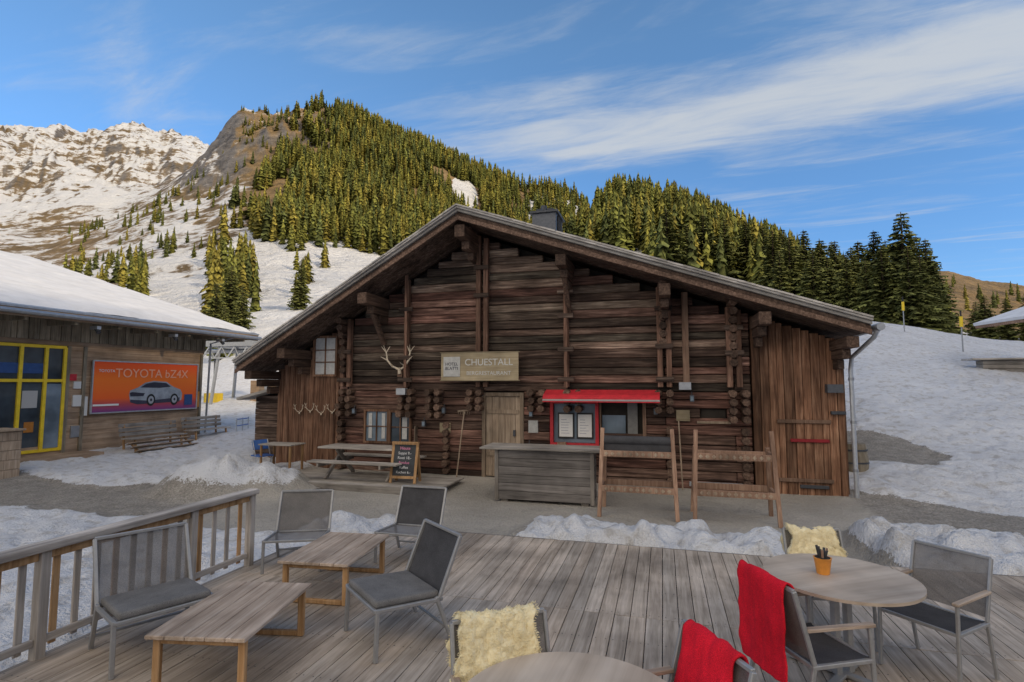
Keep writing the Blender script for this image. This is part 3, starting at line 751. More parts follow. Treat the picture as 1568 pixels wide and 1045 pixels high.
def antler(name,u,z,y,s):
    rt=root(name,o@Vector((u,y,z)),TH); b=MB()
    b.box((0,.0,0),(.12*s,.05*s,.2*s),'redwood',.5); b.tube([(0,-.02,-.02*s),(0,-.06*s,.1*s)],[.05*s,.03*s],'bone')
    for sx in(-1,1):
        pts_=[(sx*.04*s,-.04*s,.08*s),(sx*.16*s,-.08*s,.14*s),(sx*.27*s,-.12*s,.28*s),(sx*.30*s,-.12*s,.46*s),(sx*.22*s,-.1*s,.60*s)]
        b.tube(pts_,[.026*s,.024*s,.021*s,.016*s,.007*s],'bone')
        b.tube([pts_[1],(sx*.12*s,-.26*s,.22*s)],[.017*s,.005*s],'bone');b.tube([pts_[2],(sx*.40*s,-.2*s,.36*s)],[.017*s,.005*s],'bone')
        b.tube([pts_[3],(sx*.42*s,-.14*s,.6*s)],[.014*s,.004*s],'bone');b.tube([pts_[3],(sx*.33*s,-.2*s,.62*s)],[.012*s,.004*s],'bone')
    return b.build('rack',rt)
antler('deer_antlers',3.86,2.5,-.14,1.15)
for u,zz in((.8,1.38),(1.15,1.42),(1.5,1.36),(1.85,1.4)): antler('roe_antlers',u,zz,-.16,.42)

# ------------------------------------------------------------ platform, yard things
def place(U,V,z=0): x,y=DW(U,V); return (x,y,z)
pf=root('wooden_platform',place(-7.15,11.4,0),TH)
mb=MB()
for k_ in range(10):
    mb.bb(-2.55,2.55,-.72+k_*.15,-.72+k_*.15+.143,-.06,-.02,'greyx',R(.7,1.15))
for x in(-2.4,-.8,.8,2.4): mb.bb(x-.05,x+.05,-.7,.75,-.2,-.065,'greyy',.6)
mb.bb(-2.55,2.55,-.745,-.722,-.19,-.025,'greyx',.65)
mb.bb(-2.6,-.3,-1.0,-.75,-.2,-.12,'greyx',.9)
mb.build('boards',pf,.004)
ct=root('outdoor_bar_counter',(.72,11.25,-.2),TH)
mb=MB()
for k_ in range(6):
    g=R(.42,.66); mb.bb(-.98,.98,-.34,-.31,.06+k_*.165,.06+k_*.165+.158,'greyx',(g,g,g*1.05)); mb.bb(-.98,.98,.31,.34,.06+k_*.165,.06+k_*.165+.158,'greyx',g)
    mb.bb(.95,.98,-.305,.305,.06+k_*.165,.06+k_*.165+.158,'greyy',R(.4,.6)); mb.bb(-.98,-.95,-.305,.305,.06+k_*.165,.06+k_*.165+.158,'greyy',R(.4,.6))
mb.bb(-1.02,-.94,-.36,-.342,.03,1.05,'greyz',.6);mb.bb(.94,1.02,-.36,-.342,.03,1.05,'greyz',.6)
mb.bb(-.9,-.75,-.3,.3,0,.055,'greyy',.5);mb.bb(.75,.9,-.3,.3,0,.055,'greyy',.5)
for k_ in range(4): mb.bb(-1.32,1.32,-.45+k_*.225,-.45+k_*.225+.218,1.06,1.10,'greyx',R(.85,1.1))
mb.build('counter_body',ct,.005)
def frame_chair(x,y,rz,cush):
    rt=root('tall_wooden_frame_seat',(x,y,-.2),rz); b=MB()
    for sx in(-1,1):
        b.bar((sx*.68,-.42,0),(sx*.62,-.22,1.58),.07,.07,'redwood',R(.8,1.1),(1,0,0))
        b.bar((sx*.68,.42,0),(sx*.62,.18,1.25),.07,.07,'redwood',R(.8,1.1),(1,0,0))
        b.bar((sx*.665,-.34,.5),(sx*.665,.34,.5),.05,.07,'redwood',.9); b.bar((sx*.63,-.28,1.16),(sx*.63,.24,1.16),.05,.07,'redwood',.9)
    for y_,z_ in((-.36,.5),(.34,.5),(-.275,1.12),(.22,1.12)):
        b.bar((-.66,y_,z_),(.66,y_,z_),.05,.11,'redwood',R(.85,1.15))
        if y_<0:
            for i in range(11):
                xx=-.55+i*.11; b.box((xx,y_-.029,z_),(.055,.012,.055),'doorz',1.1,(0,.785,0))
    if cush:
        b.tube([(-.6,-.2,1.36),(.6,-.2,1.36)],.08,'meshd',.8,14); b.box((0,-.2,1.27),(1.2,.07,.22),'meshd',.8)
    b.build('frame',rt,.008,seg=2)
frame_chair(2.35,10.15,TH,True); frame_chair(3.95,9.75,TH,False)
pt=root('picnic_table',(-3.45,13.05,-.02),TH)
mb=MB()
for k_ in range(5): mb.bb(-1.15,1.15,-.38+k_*.155,-.38+k_*.155+.147,.68,.72,'greyx',R(.9,1.25))
for sy in(-.72,.60):
    for k_ in range(2): mb.bb(-1.15,1.15,sy+k_*.14-.07,sy+k_*.14+.063,.40,.44,'greyx',R(.9,1.25))
for x in(-.8,.8):
    mb.bar((x,-.55,0),(x,.22,.675),.06,.09,'greyz',.8);mb.bar((x+.065,.55,0),(x+.065,-.22,.675),.06,.09,'greyz',.8)
    mb.bar((x-.065,-.78,.35),(x-.065,.72,.35),.05,.09,'greyy',.8)
mb.build('table_and_benches',pt,.005)
cb_=root('chalkboard_sandwich_sign',(-2.42,12.35,-.02),TH+.05)
mb=MB()
for sy,tl in((-.16,-.2),(.16,.2)):
    RX=Matrix.Translation((0,sy,.0))@Matrix.Rotation(tl,4,'X')
    def bx(x0,x1,y0,y1,z0,z1,m_,t_=1):
        vs=[(x,y,z_) for x in(x0,x1) for y in(y0,y1) for z_ in(z0,z1)]
        mb.add(vs,[(0,1,3,2),(4,6,7,5),(0,4,5,1),(2,3,7,6),(0,2,6,4),(1,5,7,3)],m_,t_,False,RX)
    bx(-.32,-.26,-.02,.02,0,.92,'legwood');bx(.26,.32,-.02,.02,0,.92,'legwood');bx(-.258,.258,-.02,.02,.86,.92,'legwood');bx(-.258,.258,-.02,.02,.1,.16,'legwood')
    bx(-.26,.26,-.008,.008,.16,.86,'chalk')
mb.build('frame',cb_,.004)
cc=root('chalk_writing'); cc.parent=cb_; cc.location=(0,-.16,0); cc.rotation_euler=(-.2,0,0)
for i,(t_,m_,s_) in enumerate([('Heute',"chalkp",.1),('Suppe 9.-','chalkw',.085),('Rosti 18.-','chalkw',.085),('Fondue','chalkp',.085),('Kaffee','chalkw',.085),('Kuchen 6.-','chalkw',.08)]):
    textmesh('line','%s'%t_,cc,(0,-.011,.74-i*.105),(math.pi/2,0,0),s_,m_,ext=.001)
st=root('small_wooden_table',(-6.0,14.15,-.12),TH)
mb=MB(); 
for k_ in range(4): mb.bb(-.5,.5,-.3+k_*.15,-.3+k_*.15+.145,.74,.77,'greyx',R(.9,1.1))
for x in(-.44,.44):
    for y in(-.24,.24): mb.bar((x,y,0),(x,y,.738),.05,.05,'legwood',.8)
mb.build('table',st,.004)
bc=root('blue_folding_chair',(-6.55,14.25,-.12),TH+1.2)
mb=MB()
for x in(-.2,.2): mb.tube([(x,-.2,0),(x,.15,.85)],.014,'zinc');mb.tube([(x,.2,0),(x,-.18,.45)],.014,'zinc')
mb.box((0,0,.45),(.42,.4,.03),'blue');mb.box((0,.13,.72),(.42,.02,.26),'blue',1,(-.38,0,0))
mb.build('chair',bc,.006)
br=root('rain_barrel',(8.35,13.3,-.15),0); mb=MB()
mb.tube([(0,0,0),(0,0,.1),(0,0,.45),(0,0,.8),(0,0,.9)],[.27,.29,.33,.29,.27],'wallz',.9,20)
for zz in(.15,.45,.75): mb.tube([(0,0,zz-.02),(0,0,zz+.02)],.335 if zz==.45 else .312,'dmetal',1,20)
mb.build('barrel_body',br)

# ------------------------------------------------------------ deck
dk=root('wooden_deck',(0,0,0),TH)
mb=MB(); U=-4.90; k_=0
while U<14:
    vtop=7.65
    if U<-3.31: vtop=6.3+(U+4.9)*.85
    seams=[-4,-1.8,.6,3.0,5.38,vtop]
    for a_,b_ in zip(seams[:-1],seams[1:]):
        if b_-a_<.05: continue
        g=R(.84,1.12); w=R(.98,1.03)
        mb.bb(U+.004,U+.143,a_+.003,b_-.003,-.032+R(0,.003),R(-.002,.002),'deck',(g*w,g,g/w))
        for vv in np.arange(a_+.06,b_,.6):
            for du in(.03,.115): mb.add([(U+du-.005,vv-.005,.0028),(U+du+.005,vv-.005,.0028),(U+du+.005,vv+.005,.0028),(U+du-.005,vv+.005,.0028)],[(0,1,2,3)],'dmetal',.8)
    U+=.147;k_+=1
mb.build('deck_boards',dk)
mb=MB()
for v in np.arange(-3.8,7.6,.6): mb.bb(-4.85,14,v-.03,v+.03,-.12,-.036,'greyx',.6)
mb.bb(-3.3,14,7.655,7.69,-.16,-.003,'greyx',.7); mb.bb(-4.95,-4.91,-4,6.3,-.16,-.005,'greyy',.7)
mb.bar((-4.93,6.3,-.08),(-3.3,7.68,-.08),.03,.15,'greyx',.7)
mb.build('deck_frame',dk)
rl=root('wooden_railing',(0,0,0),TH)
mb=MB(); RUx=-4.90
pv=[5.60,4.75,3.3,1.85,.4,-1.05]
for v in pv: mb.bb(RUx-.04,RUx+.04,v-.04,v+.04,-.25,.87,'greyz',R(1.0,1.2))
for a_,b_ in zip(pv[:-1],pv[1:]):
    mb.bb(RUx-.018,RUx+.018,b_+.042,a_-.042,.77,.84,'legwood',R(.9,1.1)); mb.bb(RUx-.018,RUx+.018,b_+.042,a_-.042,.10,.16,'greyy',R(.9,1.1))
    L=a_-b_-.08; n=max(3,int(L/.165)); 
    for i in range(n):
        v=b_+.04+L*(i+.5)/n; mb.bb(RUx-.042,RUx-.020,v-.028,v+.028,.06,.82,'greyz' if i%3 else 'legwood',R(.85,1.15))
mb.bb(RUx-.07,RUx+.055,-1.2,5.66,.873,.905,'greyy',1.3)
mb.bb(RUx+.057,RUx+.072,-1.2,5.66,.845,.90,'greyy',1.05)
mb.build('railing_parts',rl,.005)

# ------------------------------------------------------------ furniture
def lounge(x,y,face,back='mesh',cush=True,name='outdoor_lounge_chair',s=1.0):
    rt=root(name,(x,y,0.002),math.radians(face)+math.pi/2); rt.scale=(s,s,s); b=MB(); w=.32
    for sx in(-1,1):
        X=sx*w
        b.bar((X,-.30,0),(X,-.29,.36),.03,.03,'metal'); b.bar((X,.34,0),(X,.20,.36),.03,.03,'metal',1,(1,0,0))
        b.bar((X,-.31,.365),(X,.24,.335),.028,.028,'metal'); b.bar((X,.22,.33),(X,.42,.80),.028,.028,'metal',1,(1,0,0))
    b.bar((-w,-.30,.36),(w,-.30,.36),.026,.026,'metal'); b.bar((-w,.42,.80),(w,.42,.80),.026,.026,'metal'); b.bar((-w,.25,.33),(w,.25,.33),.026,.026,'metal')
    b.bar((-w,.30,.10),(w,.30,.10),.02,.02,'metal')
    b.build('frame',rt,.004)
    m2=MB(); xs=np.linspace(-w+.012,w-.012,9); prof=[(.235,.345),(.29,.47),(.345,.60),(.395,.72),(.42,.80)]
    vs=[];fs=[]
    for i,(yy,zz) in enumerate(prof):
        for xx in xs: vs.append((xx,yy+.018*(1-(xx/w)**2),zz))
    for i in range(4):
        for j in range(8): a=i*9+j; fs.append((a,a+1,a+10,a+9))
    m2.add(vs,fs,back,1,True)
    vs=[(xx,yy,zz-.012*(1-(xx/w)**2)) for yy,zz in((-.30,.37),(-.02,.352),(.24,.338)) for xx in xs]
    m2.add(vs,[(i*9+j,i*9+j+1,i*9+j+10,i*9+j+9) for i in range(2) for j in range(8)],'mesh',1,True)
    m2.build('mesh_panels',rt)
    if cush:
        c=MB(); c.box((0,-.03,.385),(.60,.54,.055),'cushion',1,(-.055,0,0)); ob=c.build('seat_cushion',rt,.022,seg=3)
    return rt
def diningchair(x,y,face,name='outdoor_armchair',s=1.0):
    rt=root(name,(x,y,0.002),math.radians(face)+math.pi/2); rt.scale=(s,s,s); b=MB(); w=.27
    for sx in(-1,1):
        X=sx*w
        b.bar((X,-.25,0),(X,-.22,.64),.03,.022,'metal',1,(1,0,0)); b.bar((X,.30,0),(X,.20,.44),.03,.022,'metal',1,(1,0,0))
        b.bar((X,.20,.44),(X,.33,.90),.03,.022,'metal',1,(1,0,0)); b.bar((X,-.23,.43),(X,.22,.43),.026,.026,'metal')
        b.bar((X,-.25,.65),(X,.25,.66),.045,.022,'tabley',.9)
    for p_,q_ in(((-w,-.23,.43),(w,-.23,.43)),((-w,.21,.43),(w,.21,.43)),((-w,.33,.90),(w,.33,.90))): b.bar(p_,q_,.024,.024,'metal')
    b.build('frame',rt,.004)
    m2=MB(); xs=np.linspace(-w+.012,w-.012,9)
    prof=[(.215,.47),(.25,.60),(.285,.74),(.33,.89)]
    vs=[(xx,yy+.02*(1-(xx/w)**2),zz) for yy,zz in prof for xx in xs]
    m2.add(vs,[(i*9+j,i*9+j+1,i*9+j+10,i*9+j+9) for i in range(3) for j in range(8)],'mesh',1,True)
    vs=[(xx,yy,.445-.015*(1-(xx/w)**2)) for yy in(-.23,0,.21) for xx in xs]
    m2.add(vs,[(i*9+j,i*9+j+1,i*9+j+10,i*9+j+9) for i in range(2) for j in range(8)],'meshd',1,True)
    m2.build('mesh_panels',rt); return rt
lounge(-2.62,6.74,-82,'mesh',False); lounge(-1.30,7.0,-105,'meshd',False)
lounge(-1.02,4.88,216,'meshd',True,s=1.07); lounge(-3.00,4.66,-42,'mesh',True,s=1.09)
def coffee(x,y,rz,s=1):
    rt=root('low_wooden_table',(x,y,0.002),rz); rt.scale=(s,s,1); b=MB()
    for i in range(5): b.bb(-.35+i*.141,-.35+i*.141+.137,-.5,.5,.39,.42,'tabley',R(.9,1.15))
    for sy in(-1,1):
        Y=sy*.43
        for sx in(-1,1): b.bb(sx*.30-.025,sx*.30+.025,Y-.02,Y+.02,0,.385,'legwood',R(.85,1.1))
        b.bb(-.274,.274,Y-.018,Y+.018,.002,.045,'legwood',.9); b.bb(-.274,.274,Y-.018,Y+.018,.34,.385,'legwood',.9)
    b.build('table_parts',rt,.005)
coffee(-1.91,6.03,math.radians(-9),1.08); coffee(-2.20,4.45,math.radians(-4),1.06)
def roundtable(x,y,r,rz):
    rt=root('round_table',(x,y,0.002),rz); b=MB()
    b.disc((0,0,.74),r,.022,'roundtop',1.0,64); b.disc((0,0,.717),r*.5,.02,'dmetal')
    for dx,dy in((-.06,0),(.06,0)): b.bar((dx,dy,.03),(dx,dy,.70),.05,.05,'metal')
    for a in range(4):
        an=a*math.pi/2+.4; b.bar((0,0,.025),(.40*math.cos(an),.40*math.sin(an),.02),.06,.025,'metal')
    b.build('table_parts',rt,.004)
roundtable(2.50,4.22,.53,.3); roundtable(.27,2.50,.55,1.2)
chA=diningchair(2.03,3.80,12); chB=diningchair(3.24,4.28,207,s=.97); chC=diningchair(2.78,4.85,-95,s=.93)
chD=diningchair(.70,2.70,196); chE=diningchair(.03,2.80,-72)
def drape(name,parent,x0,x1,path,mat,th=.008,amp=.012,res=.012,edge=.02,seed=1,fur=0):
    P=[Vector((0,a,b)) for a,b in path]; d=[0]
    for i in range(1,len(P)): d.append(d[-1]+(P[i]-P[i-1]).length)
    L=d[-1]; nv=int(L/res); nu=int((x1-x0)/res)
    t=np.linspace(0,L,nv+1); py_=np.interp(t,d,[p.y for p in P]); pz_=np.interp(t,d,[p.z for p in P])
    ks=np.hanning(9);ks/=ks.sum()
    py_=np.convolve(np.pad(py_,4,'edge'),ks,'valid');pz_=np.convolve(np.pad(pz_,4,'edge'),ks,'valid')
    ty=np.gradient(py_);tz=np.gradient(pz_);ln=np.hypot(ty,tz)+1e-9; ny_,nz_=-tz/ln,ty/ln
    uu=np.linspace(0,1,nu+1); TT,UU=np.meshgrid(t,uu,indexing='ij')
    e=(fbm(TT/.12+seed*9,UU*0+seed,3,seed)-.5)*edge*2
    e2=(fbm(TT/.12+seed*19,UU*0+seed+4,3,seed+3)-.5)*edge*2
    X=(x0+e)+(x1+e2-x0-e)*UU
    xc=(x0+x1)/2
    if fur: X=xc+(X-xc)*(1-.30*np.abs(2*TT/L-1)**5)*(.92+.12*np.cos(TT/L*9))
    n=(fbm(X/.09+seed,TT/.35+seed,4,seed)-.5)*2*amp+(fbm(X/.03+seed,TT/.03,2,seed+8)-.5)*amp*(1.3 if fur else .15)
    if fur: n=n+th*.6*(1-np.abs(2*UU-1)**4)
    else: n=n+amp*.28*np.sin(X*24+6*fbm(TT/.3,X*4,2,seed))*(.2+TT/L)
    endw=(fbm(UU/.12+seed,UU*0,3,seed+5)-.5)*edge*2
    Y=py_[:,None]+ny_[:,None]*n; Zz=pz_[:,None]+nz_[:,None]*n+np.where(TT>L*.8,endw*(TT/L-.8)*5,0)
    b=MB(); vs=np.stack([X,Y,Zz],-1).reshape(-1,3); W=nu+1
    fs=[(i*W+j,i*W+j+1,(i+1)*W+j+1,(i+1)*W+j) for i in range(nv) for j in range(nu)]
    b.v=[tuple(v) for v in vs]; b.f=fs; b.m=[0]*len(fs); b.t=[(1,1,1)]*len(fs); b.sm=[True]*len(fs); b.mats=[mat]
    ob=b.build(name,parent)
    s_=ob.modifiers.new('s','SOLIDIFY'); s_.thickness=th if not fur else th*1.2; s_.offset=0
    if fur:
        nr=np.stack([np.zeros_like(X),np.repeat(ny_[:,None],W,1),np.repeat(nz_[:,None],W,1)],-1).reshape(-1,3)
        b=MB(); b.mats=[mat]
        for q in range(fur):
            i=random.randrange(len(vs)); 
            if random.random()<.12: i=(i//W)*W+(0 if random.random()<.5 else W-1)
            p=Vector(vs[i])+Vector((R(-.006,.006),0,0)); nrm=Vector(nr[i])
            for sgn in (1,-1):
                dd=(nrm*sgn*.6+Vector((R(-1,1),R(-.7,.7),R(-1.2,.1)))).normalized()*R(.007,.016)
                sv=Vector((R(-1,1),R(-1,1),R(-1,1))).normalized()*.0028
                base=p+nrm*sgn*th*.6; k=len(b.v); b.v+= [tuple(base+sv),tuple(base-sv),tuple(base+dd)]
                b.f.append((k,k+1,k+2)); b.m.append(0); b.t.append((1,1,1)); b.sm.append(False)
        b.build('wool_tufts',parent)
    return ob
drape('red_blanket',chA,-.22,.24,[(.36,.30),(.37,.60),(.37,.90),(.345,.94),(.30,.915),(.245,.70),(.21,.50)],'redcloth',.012,.02,seed=3)
drape('red_blanket',chD,-.22,.18,[(.37,.45),(.37,.65),(.37,.90),(.345,.94),(.30,.915),(.245,.70),(.20,.49),(.0,.47)],'redcloth',.012,.02,seed=5)
drape('sheepskin',chE,-.30,.25,[(.36,.62),(.38,.90),(.34,.94),(.29,.91),(.23,.70),(.19,.49),(0,.475),(-.22,.475),(-.28,.36)],'wool',.03,.022,.012,.08,7,14000)
drape('sheepskin',chC,-.27,.27,[(.36,.60),(.38,.88),(.34,.93),(.29,.90),(.23,.70),(.19,.50),(0,.475)],'wool',.03,.022,.014,.06,9,8000)
po=root('cutlery_pot',(2.40,4.26,.743),0); mb=MB()
mb.tube([(0,0,0),(0,0,.02),(0,0,.115),(0,0,.12)],[.045,.048,.062,.066],'orange',1,20)
mb.tube([(0,0,.119),(0,0,.121)],.055,'inside',1,20)
for i in range(9):
    a=i*.7; r_=.03; mb.bar((math.cos(a)*r_*.6,math.sin(a)*r_*.6,.1),(math.cos(a)*r_*1.3,math.sin(a)*r_*1.3,R(.17,.21)),.018,.006,'dmetal' if i%3 else 'redwood',1.0)
mb.build('pot_and_cutlery',po)

# ------------------------------------------------------------ left building
LA=math.atan2(NX[1],NX[0])
lb=root('lift_station_building',(-14.09,14.97,0),LA)
mb=MB()
mb.bb(-10,6.6,.06,12,-.3,4.6,'inside',1.5)
z=-.2
while z<3.35:
    h=.19; segs=[(1.56,6.6)] 
    if z<.2: segs=[(-10,6.6)]
    for s0,s1 in segs: mb.bb(s0,s1,.0,.058,z,z+h-.004,'wallx',R(.9,1.1))
    z+=h
mb.bb(-10,6.62,-.03,.05,3.36,3.5,'wallx',.75)
u=-10
while u<6.6: mb.bb(u,u+.135,-.02-(.02 if int(u/.145)%2 else 0),.05,3.503,4.55,'wallz',R(.75,1.15)); u+=.145
y=.06
while y<12: mb.bb(6.6,6.64,y,y+.19,-.2,4.6+.0,'wallz',R(.7,1.1)); y+=.195
for x in(1.56,2.05,6.5): mb.bb(x-.05,x+.05,-.06,.0,-.2,3.36,'wallz',.8)
mb.build('walls',lb,.003)
mb=MB()
def rs(y0,z0,y1,z1,x0,x1,th,mat,t=1):
    vs=[(x,y,z) for x in(x0,x1) for y,z in((y0,z0),(y1,z1),(y1,z1+th),(y0,z0+th))]
    mb.add(vs,[(0,1,2,3),(7,6,5,4),(0,4,5,1),(1,5,6,2),(2,6,7,3),(3,7,4,0)],mat,t)
rs(-1.2,4.12,12,8.08,-10,8.15,.1,'wallz',.9); rs(-1.25,4.225,12,8.2,-10,8.2,.06,'zinc',.8)
rs(-1.24,4.0,-1.2,4.0,-10,8.15,.22,'wallx',.8)
mb.build('roof',lb,.004)
mb=MB()
for k_ in range(14): mb.bb(-9.5+k_*1.3,-9.5+k_*1.3+.1,-1.15,.0,3.92,4.1,'wallz',.8)
mb.build('rafters',lb)
ny_,nx_=60,150; gx,gy=np.meshgrid(np.linspace(-10,8.1,nx_),np.linspace(-1.1,12,ny_),indexing='ij')
gz=4.29+(gy+1.2)*.30+.14*sstep(0,.3,np.minimum.reduce([gy+1.1,8.1-gx]))+.12*(fbm(gx*1.1,gy*1.1,4,4)-.4)
mb=MB(); vs=np.stack([gx,gy,gz],-1).reshape(-1,3); mb.add([tuple(v) for v in vs],[(i*ny_+j,(i+1)*ny_+j,(i+1)*ny_+j+1,i*ny_+j+1) for i in range(nx_-1) for j in range(ny_-1)],'roofsnow',1,True); mb.build('roof_snow',lb)
mb=MB(); mb.tube([(-10,-1.32,4.14),(8.2,-1.32,4.10)],.07,'zinc',.7,10)
mb.tube([(7.0,-1.32,4.1),(6.75,-.2,3.8),(6.75,-.1,-.1)],.04,'zinc',.8)
for x in(-1.2,1.6,4.3,6.4): mb.box((x,-1.0,3.9),(.12,.3,.1),'zinc',.9); mb.tube([(x,-1.0,3.9),(x,-1.15,3.75)],.06,'dmetal')
mb.build('gutter_and_lamps',lb)
mb=MB()
mb.bb(-8,1.5,.02,.05,.25,3.3,'glass')
for x in(-6.5,-5,-3.5,-2.1,-.75,.3,.95,1.47): mb.bb(x-.045,x+.045,-.05,.015,.2,3.3,'yellow')
for zz in(.2,2.25,3.26): mb.bb(-8,1.5,-.035,.01,zz,zz+.09,'yellow')
mb.bb(1.0,1.42,-.02,.0,.3,2.2,'glassb')
for x,zz,w,h,m_ in((.4,1.5,.4,.5,'paper'),(-.6,1.6,.3,.4,'blue'),(-.4,2.5,1.3,.3,'blue'),(.5,.8,.25,.3,'orange'),(1.08,1.6,.2,.3,'paper'),(-.6,.9,.4,.4,'zinc'),(1.08,1.1,.25,.15,'yellow')): mb.bb(x,x+w,.0,.012,zz,zz+h,m_,.55)
mb.bb(-8,2.1,-1.0,-.03,-.2,.12,'wallx',.9)
mb.build('glazed_doors',lb,.004)
mb=MB()
for x,zz,w,h,m_ in((1.75,1.5,.28,.35,'paper'),(1.75,2.05,.22,.22,'paper'),(1.75,.55,.3,.35,'zinc'),(1.62,2.3,.2,.2,'red'),(6.3,1.3,.25,.6,'orange'),(2.0,1.2,.2,.6,'paper')): mb.bb(x,x+w,-.05,-.0,zz,zz+h,m_,.8)
mb.build('notices',lb)
bl=MB(); bd=root('advertising_billboard')
oL=Matrix.Translation((-14.09,14.97,0))@Matrix.Rotation(LA,4,'Z')
bd.location=oL@Vector((4.26,-.10,2.1)); bd.rotation_euler=(0,0,LA)
bl.bb(-1.98,1.98,-.0,.02,-.82,.82,'advert')
for a_ in((-2.02,2.02,.82,.86),(-2.02,2.02,-.86,-.82)): bl.bb(a_[0],a_[1],-.03,.03,a_[2],a_[3],'zinc')
bl.bb(-2.02,-1.98,-.03,.03,-.82,.82,'zinc');bl.bb(1.98,2.02,-.03,.03,-.82,.82,'zinc')
def poly(pts_,y,m_,t=1): bl.add([(a,y,b) for a,b in pts_],[tuple(range(len(pts_)))],m_,t)
cx,cz,s_=.30,-.28,1.05
body=[(-.95,-.22),(-1.0,.0),(-.97,.14),(-.7,.24),(-.45,.40),(-.15,.46),(.35,.43),(.62,.26),(.92,.16),(1.0,.02),(.98,-.2),(.8,-.28),(-.7,-.3)]
poly([(cx+a*s_,cz+b*s_) for a,b in body],-.006,'silver',.7)
poly([(cx+a*s_,cz+b*s_) for a,b in [(-.62,.24),(-.40,.37),(-.14,.42),(.33,.39),(.52,.26),(.1,.22)]],-.010,'printdark')
poly([(cx+a*s_,cz+b*s_) for a,b in [(-.98,.06),(-.9,.09),(-.45,.05),(-.5,-.05),(-.95,-.05)]],-.010,'printdark')
poly([(cx+a*s_,cz+b*s_) for a,b in [(-.95,-.15),(-.35,-.2),(.9,-.12),(.9,-.27),(-.7,-.31),(-.95,-.24)]],-.010,'printdark',1.5)
for wx_ in(-.22,.68):
    for rr,m_,yy in((.20,'tyre',-.014),(.13,'zinc',-.018),(.05,'printdark',-.022)):
        poly([(cx+(wx_+rr*.8*math.cos(i*.2618))*s_,cz+(-.18+rr*math.sin(i*.2618))*s_) for i in range(24)],yy,m_)
bl.build('panel',bd)
textmesh('headline','TOYOTA bZ4X',bd,(.15,-.012,.32),(math.pi/2,0,0),.42,'adtext')
textmesh('badge_text','TOYOTA',bd,(-1.55,-.012,.48),(math.pi/2,0,0),.13,'paper')
bl=MB(); bl.bb(1.45,1.8,-.02,-.008,-.7,-.3,'blue',.5); bl.bb(-1.95,-1.1,-.02,-.008,-.62,-.56,'paper'); bl.build('small_print',bd)
bn=root('wooden_bench',oL@Vector((3.7,-1.2,0.0)),LA)
def benchparts(b,x0,x1):
    for i in range(3): b.bb(x0,x1,-.22+i*.15,-.22+i*.15+.13,.43,.47,'greyx',R(.9,1.2))
    for i in range(3): b.bar((x0,.28+i*.03,.58+i*.14),(x1,.28+i*.03,.58+i*.14),.025,.11,'greyx',R(.8,1.1))
    for x in(x0+.2,x1-.2): b.bar((x,-.2,0),(x,-.15,.43),.05,.06,'legwood');b.bar((x,.3,0),(x,.36,.92),.05,.06,'legwood')
b=MB(); benchparts(b,-1.1,1.0)
for i in range(3): b.bar((-1.35,-.75+i*.17,.12+i*.11),(.9,-.75+i*.17,.12+i*.11),.16,.03,'doorz',R(.85,1.1),(0,.5,1))
for x in(-1.2,.75): b.bar((x,-.85,.0),(x,-.3,.36),.05,.05,'legwood',.8)
b.build('bench_parts',bn,.004)
bn=root('wooden_bench',oL@Vector((6.0,-1.0,.05)),LA); b=MB(); benchparts(b,-.9,.9); b.build('bench_parts',bn,.004)
bn=root('blue_barrier',oL@Vector((7.4,-1.3,.1)),LA+.3); b=MB()
for zz in(.2,.45,.7): b.tube([(-.5,0,zz),(.5,0,zz)],.02,'blue')
for x in(-.5,0,.5): b.tube([(x,0,0),(x,0,.75)],.02,'zinc')
b.build('rails',bn)
pb=root('wooden_planter',oL@Vector((-2.0,-2.0,-.1)),LA); b=MB()
for k_ in range(5): b.bb(-1.0,1.0,-.35,.35,k_*.23,k_*.23+.222,'doorz',R(.9,1.1))
b.bb(-1.05,1.05,-.4,.4,1.15,1.2,'doorz',1.1); b.build('planter_box',pb,.006)
sk=root('chairlift_station',(-16.6,34,.4),-.2); b=MB()
for x in(-2,2):
    for y in(-1,1): b.bar((x,y,0),(x*.8,y*.8,4.2),.14,.14,'zinc',.7)
b.box((0,0,4.3),(5.0,2.2,.35),'zinc',.7); b.tube([(-3,0,3.9),(3,0,3.9)],.14,'zinc',.8)
for k_ in range(7): b.bar((-2.7+k_*.9,-1,3.4),(-2.2+k_*.9,-1,4.1),.06,.06,'zinc'); b.bar((-2.2+k_*.9,-1,4.1),(-1.8+k_*.9,-1,3.4),.05,.05,'zinc',.8)
b.bar((-2.9,-1,3.4),(3.4,-1,3.4),.06,.06,'zinc')
b.tube([(-2.6,0,3.9),(-2.6,0,1.2)],.05,'dmetal');b.box((-2.6,0,.9),(1.0,.5,.6),'yellow',.7);b.box((1.2,0,1.0),(1.2,1.4,2.0),'wallx',.8)
b.build('structure',sk)
def pole(x,y,h,cols):
    rt=root('slope_marker_pole',(x,y,hgt(x,y)-.1),0); b=MB(); b.tube([(0,0,0),(0,0,h)],.035,'zinc',.7); 
    b.tube([(0,0,h*.62),(0,0,h*.86)],.09,cols,1,10); b.tube([(0,0,h*.86),(0,0,h)],.045,'black',1,10); b.build('pole',rt)
pole(P2S(1373)*38,38,2.6,'yellow'); pole(P2S(1459)*31,31,2.5,'yellow')
wt=root('wooden_trough',(P2S(1555)*25,25,hgt(P2S(1555)*25,25)+.35),TH); b=MB()
for k_ in range(3): b.bb(-1.9,1.9,-.3,.3,-.35+k_*.2,-.35+k_*.2+.19,'greyx',R(.6,.9))
b.bb(-2.4,2.4,-.5,.5,.26,.34,'greyx',1.2); b.tube([(1.2,0,.3),(1.2,0,1.2)],.12,'greyz'); b.build('trough_parts',wt,.01)
hx,hy=P2S(1660)*24,24; hz=hgt(hx,hy)
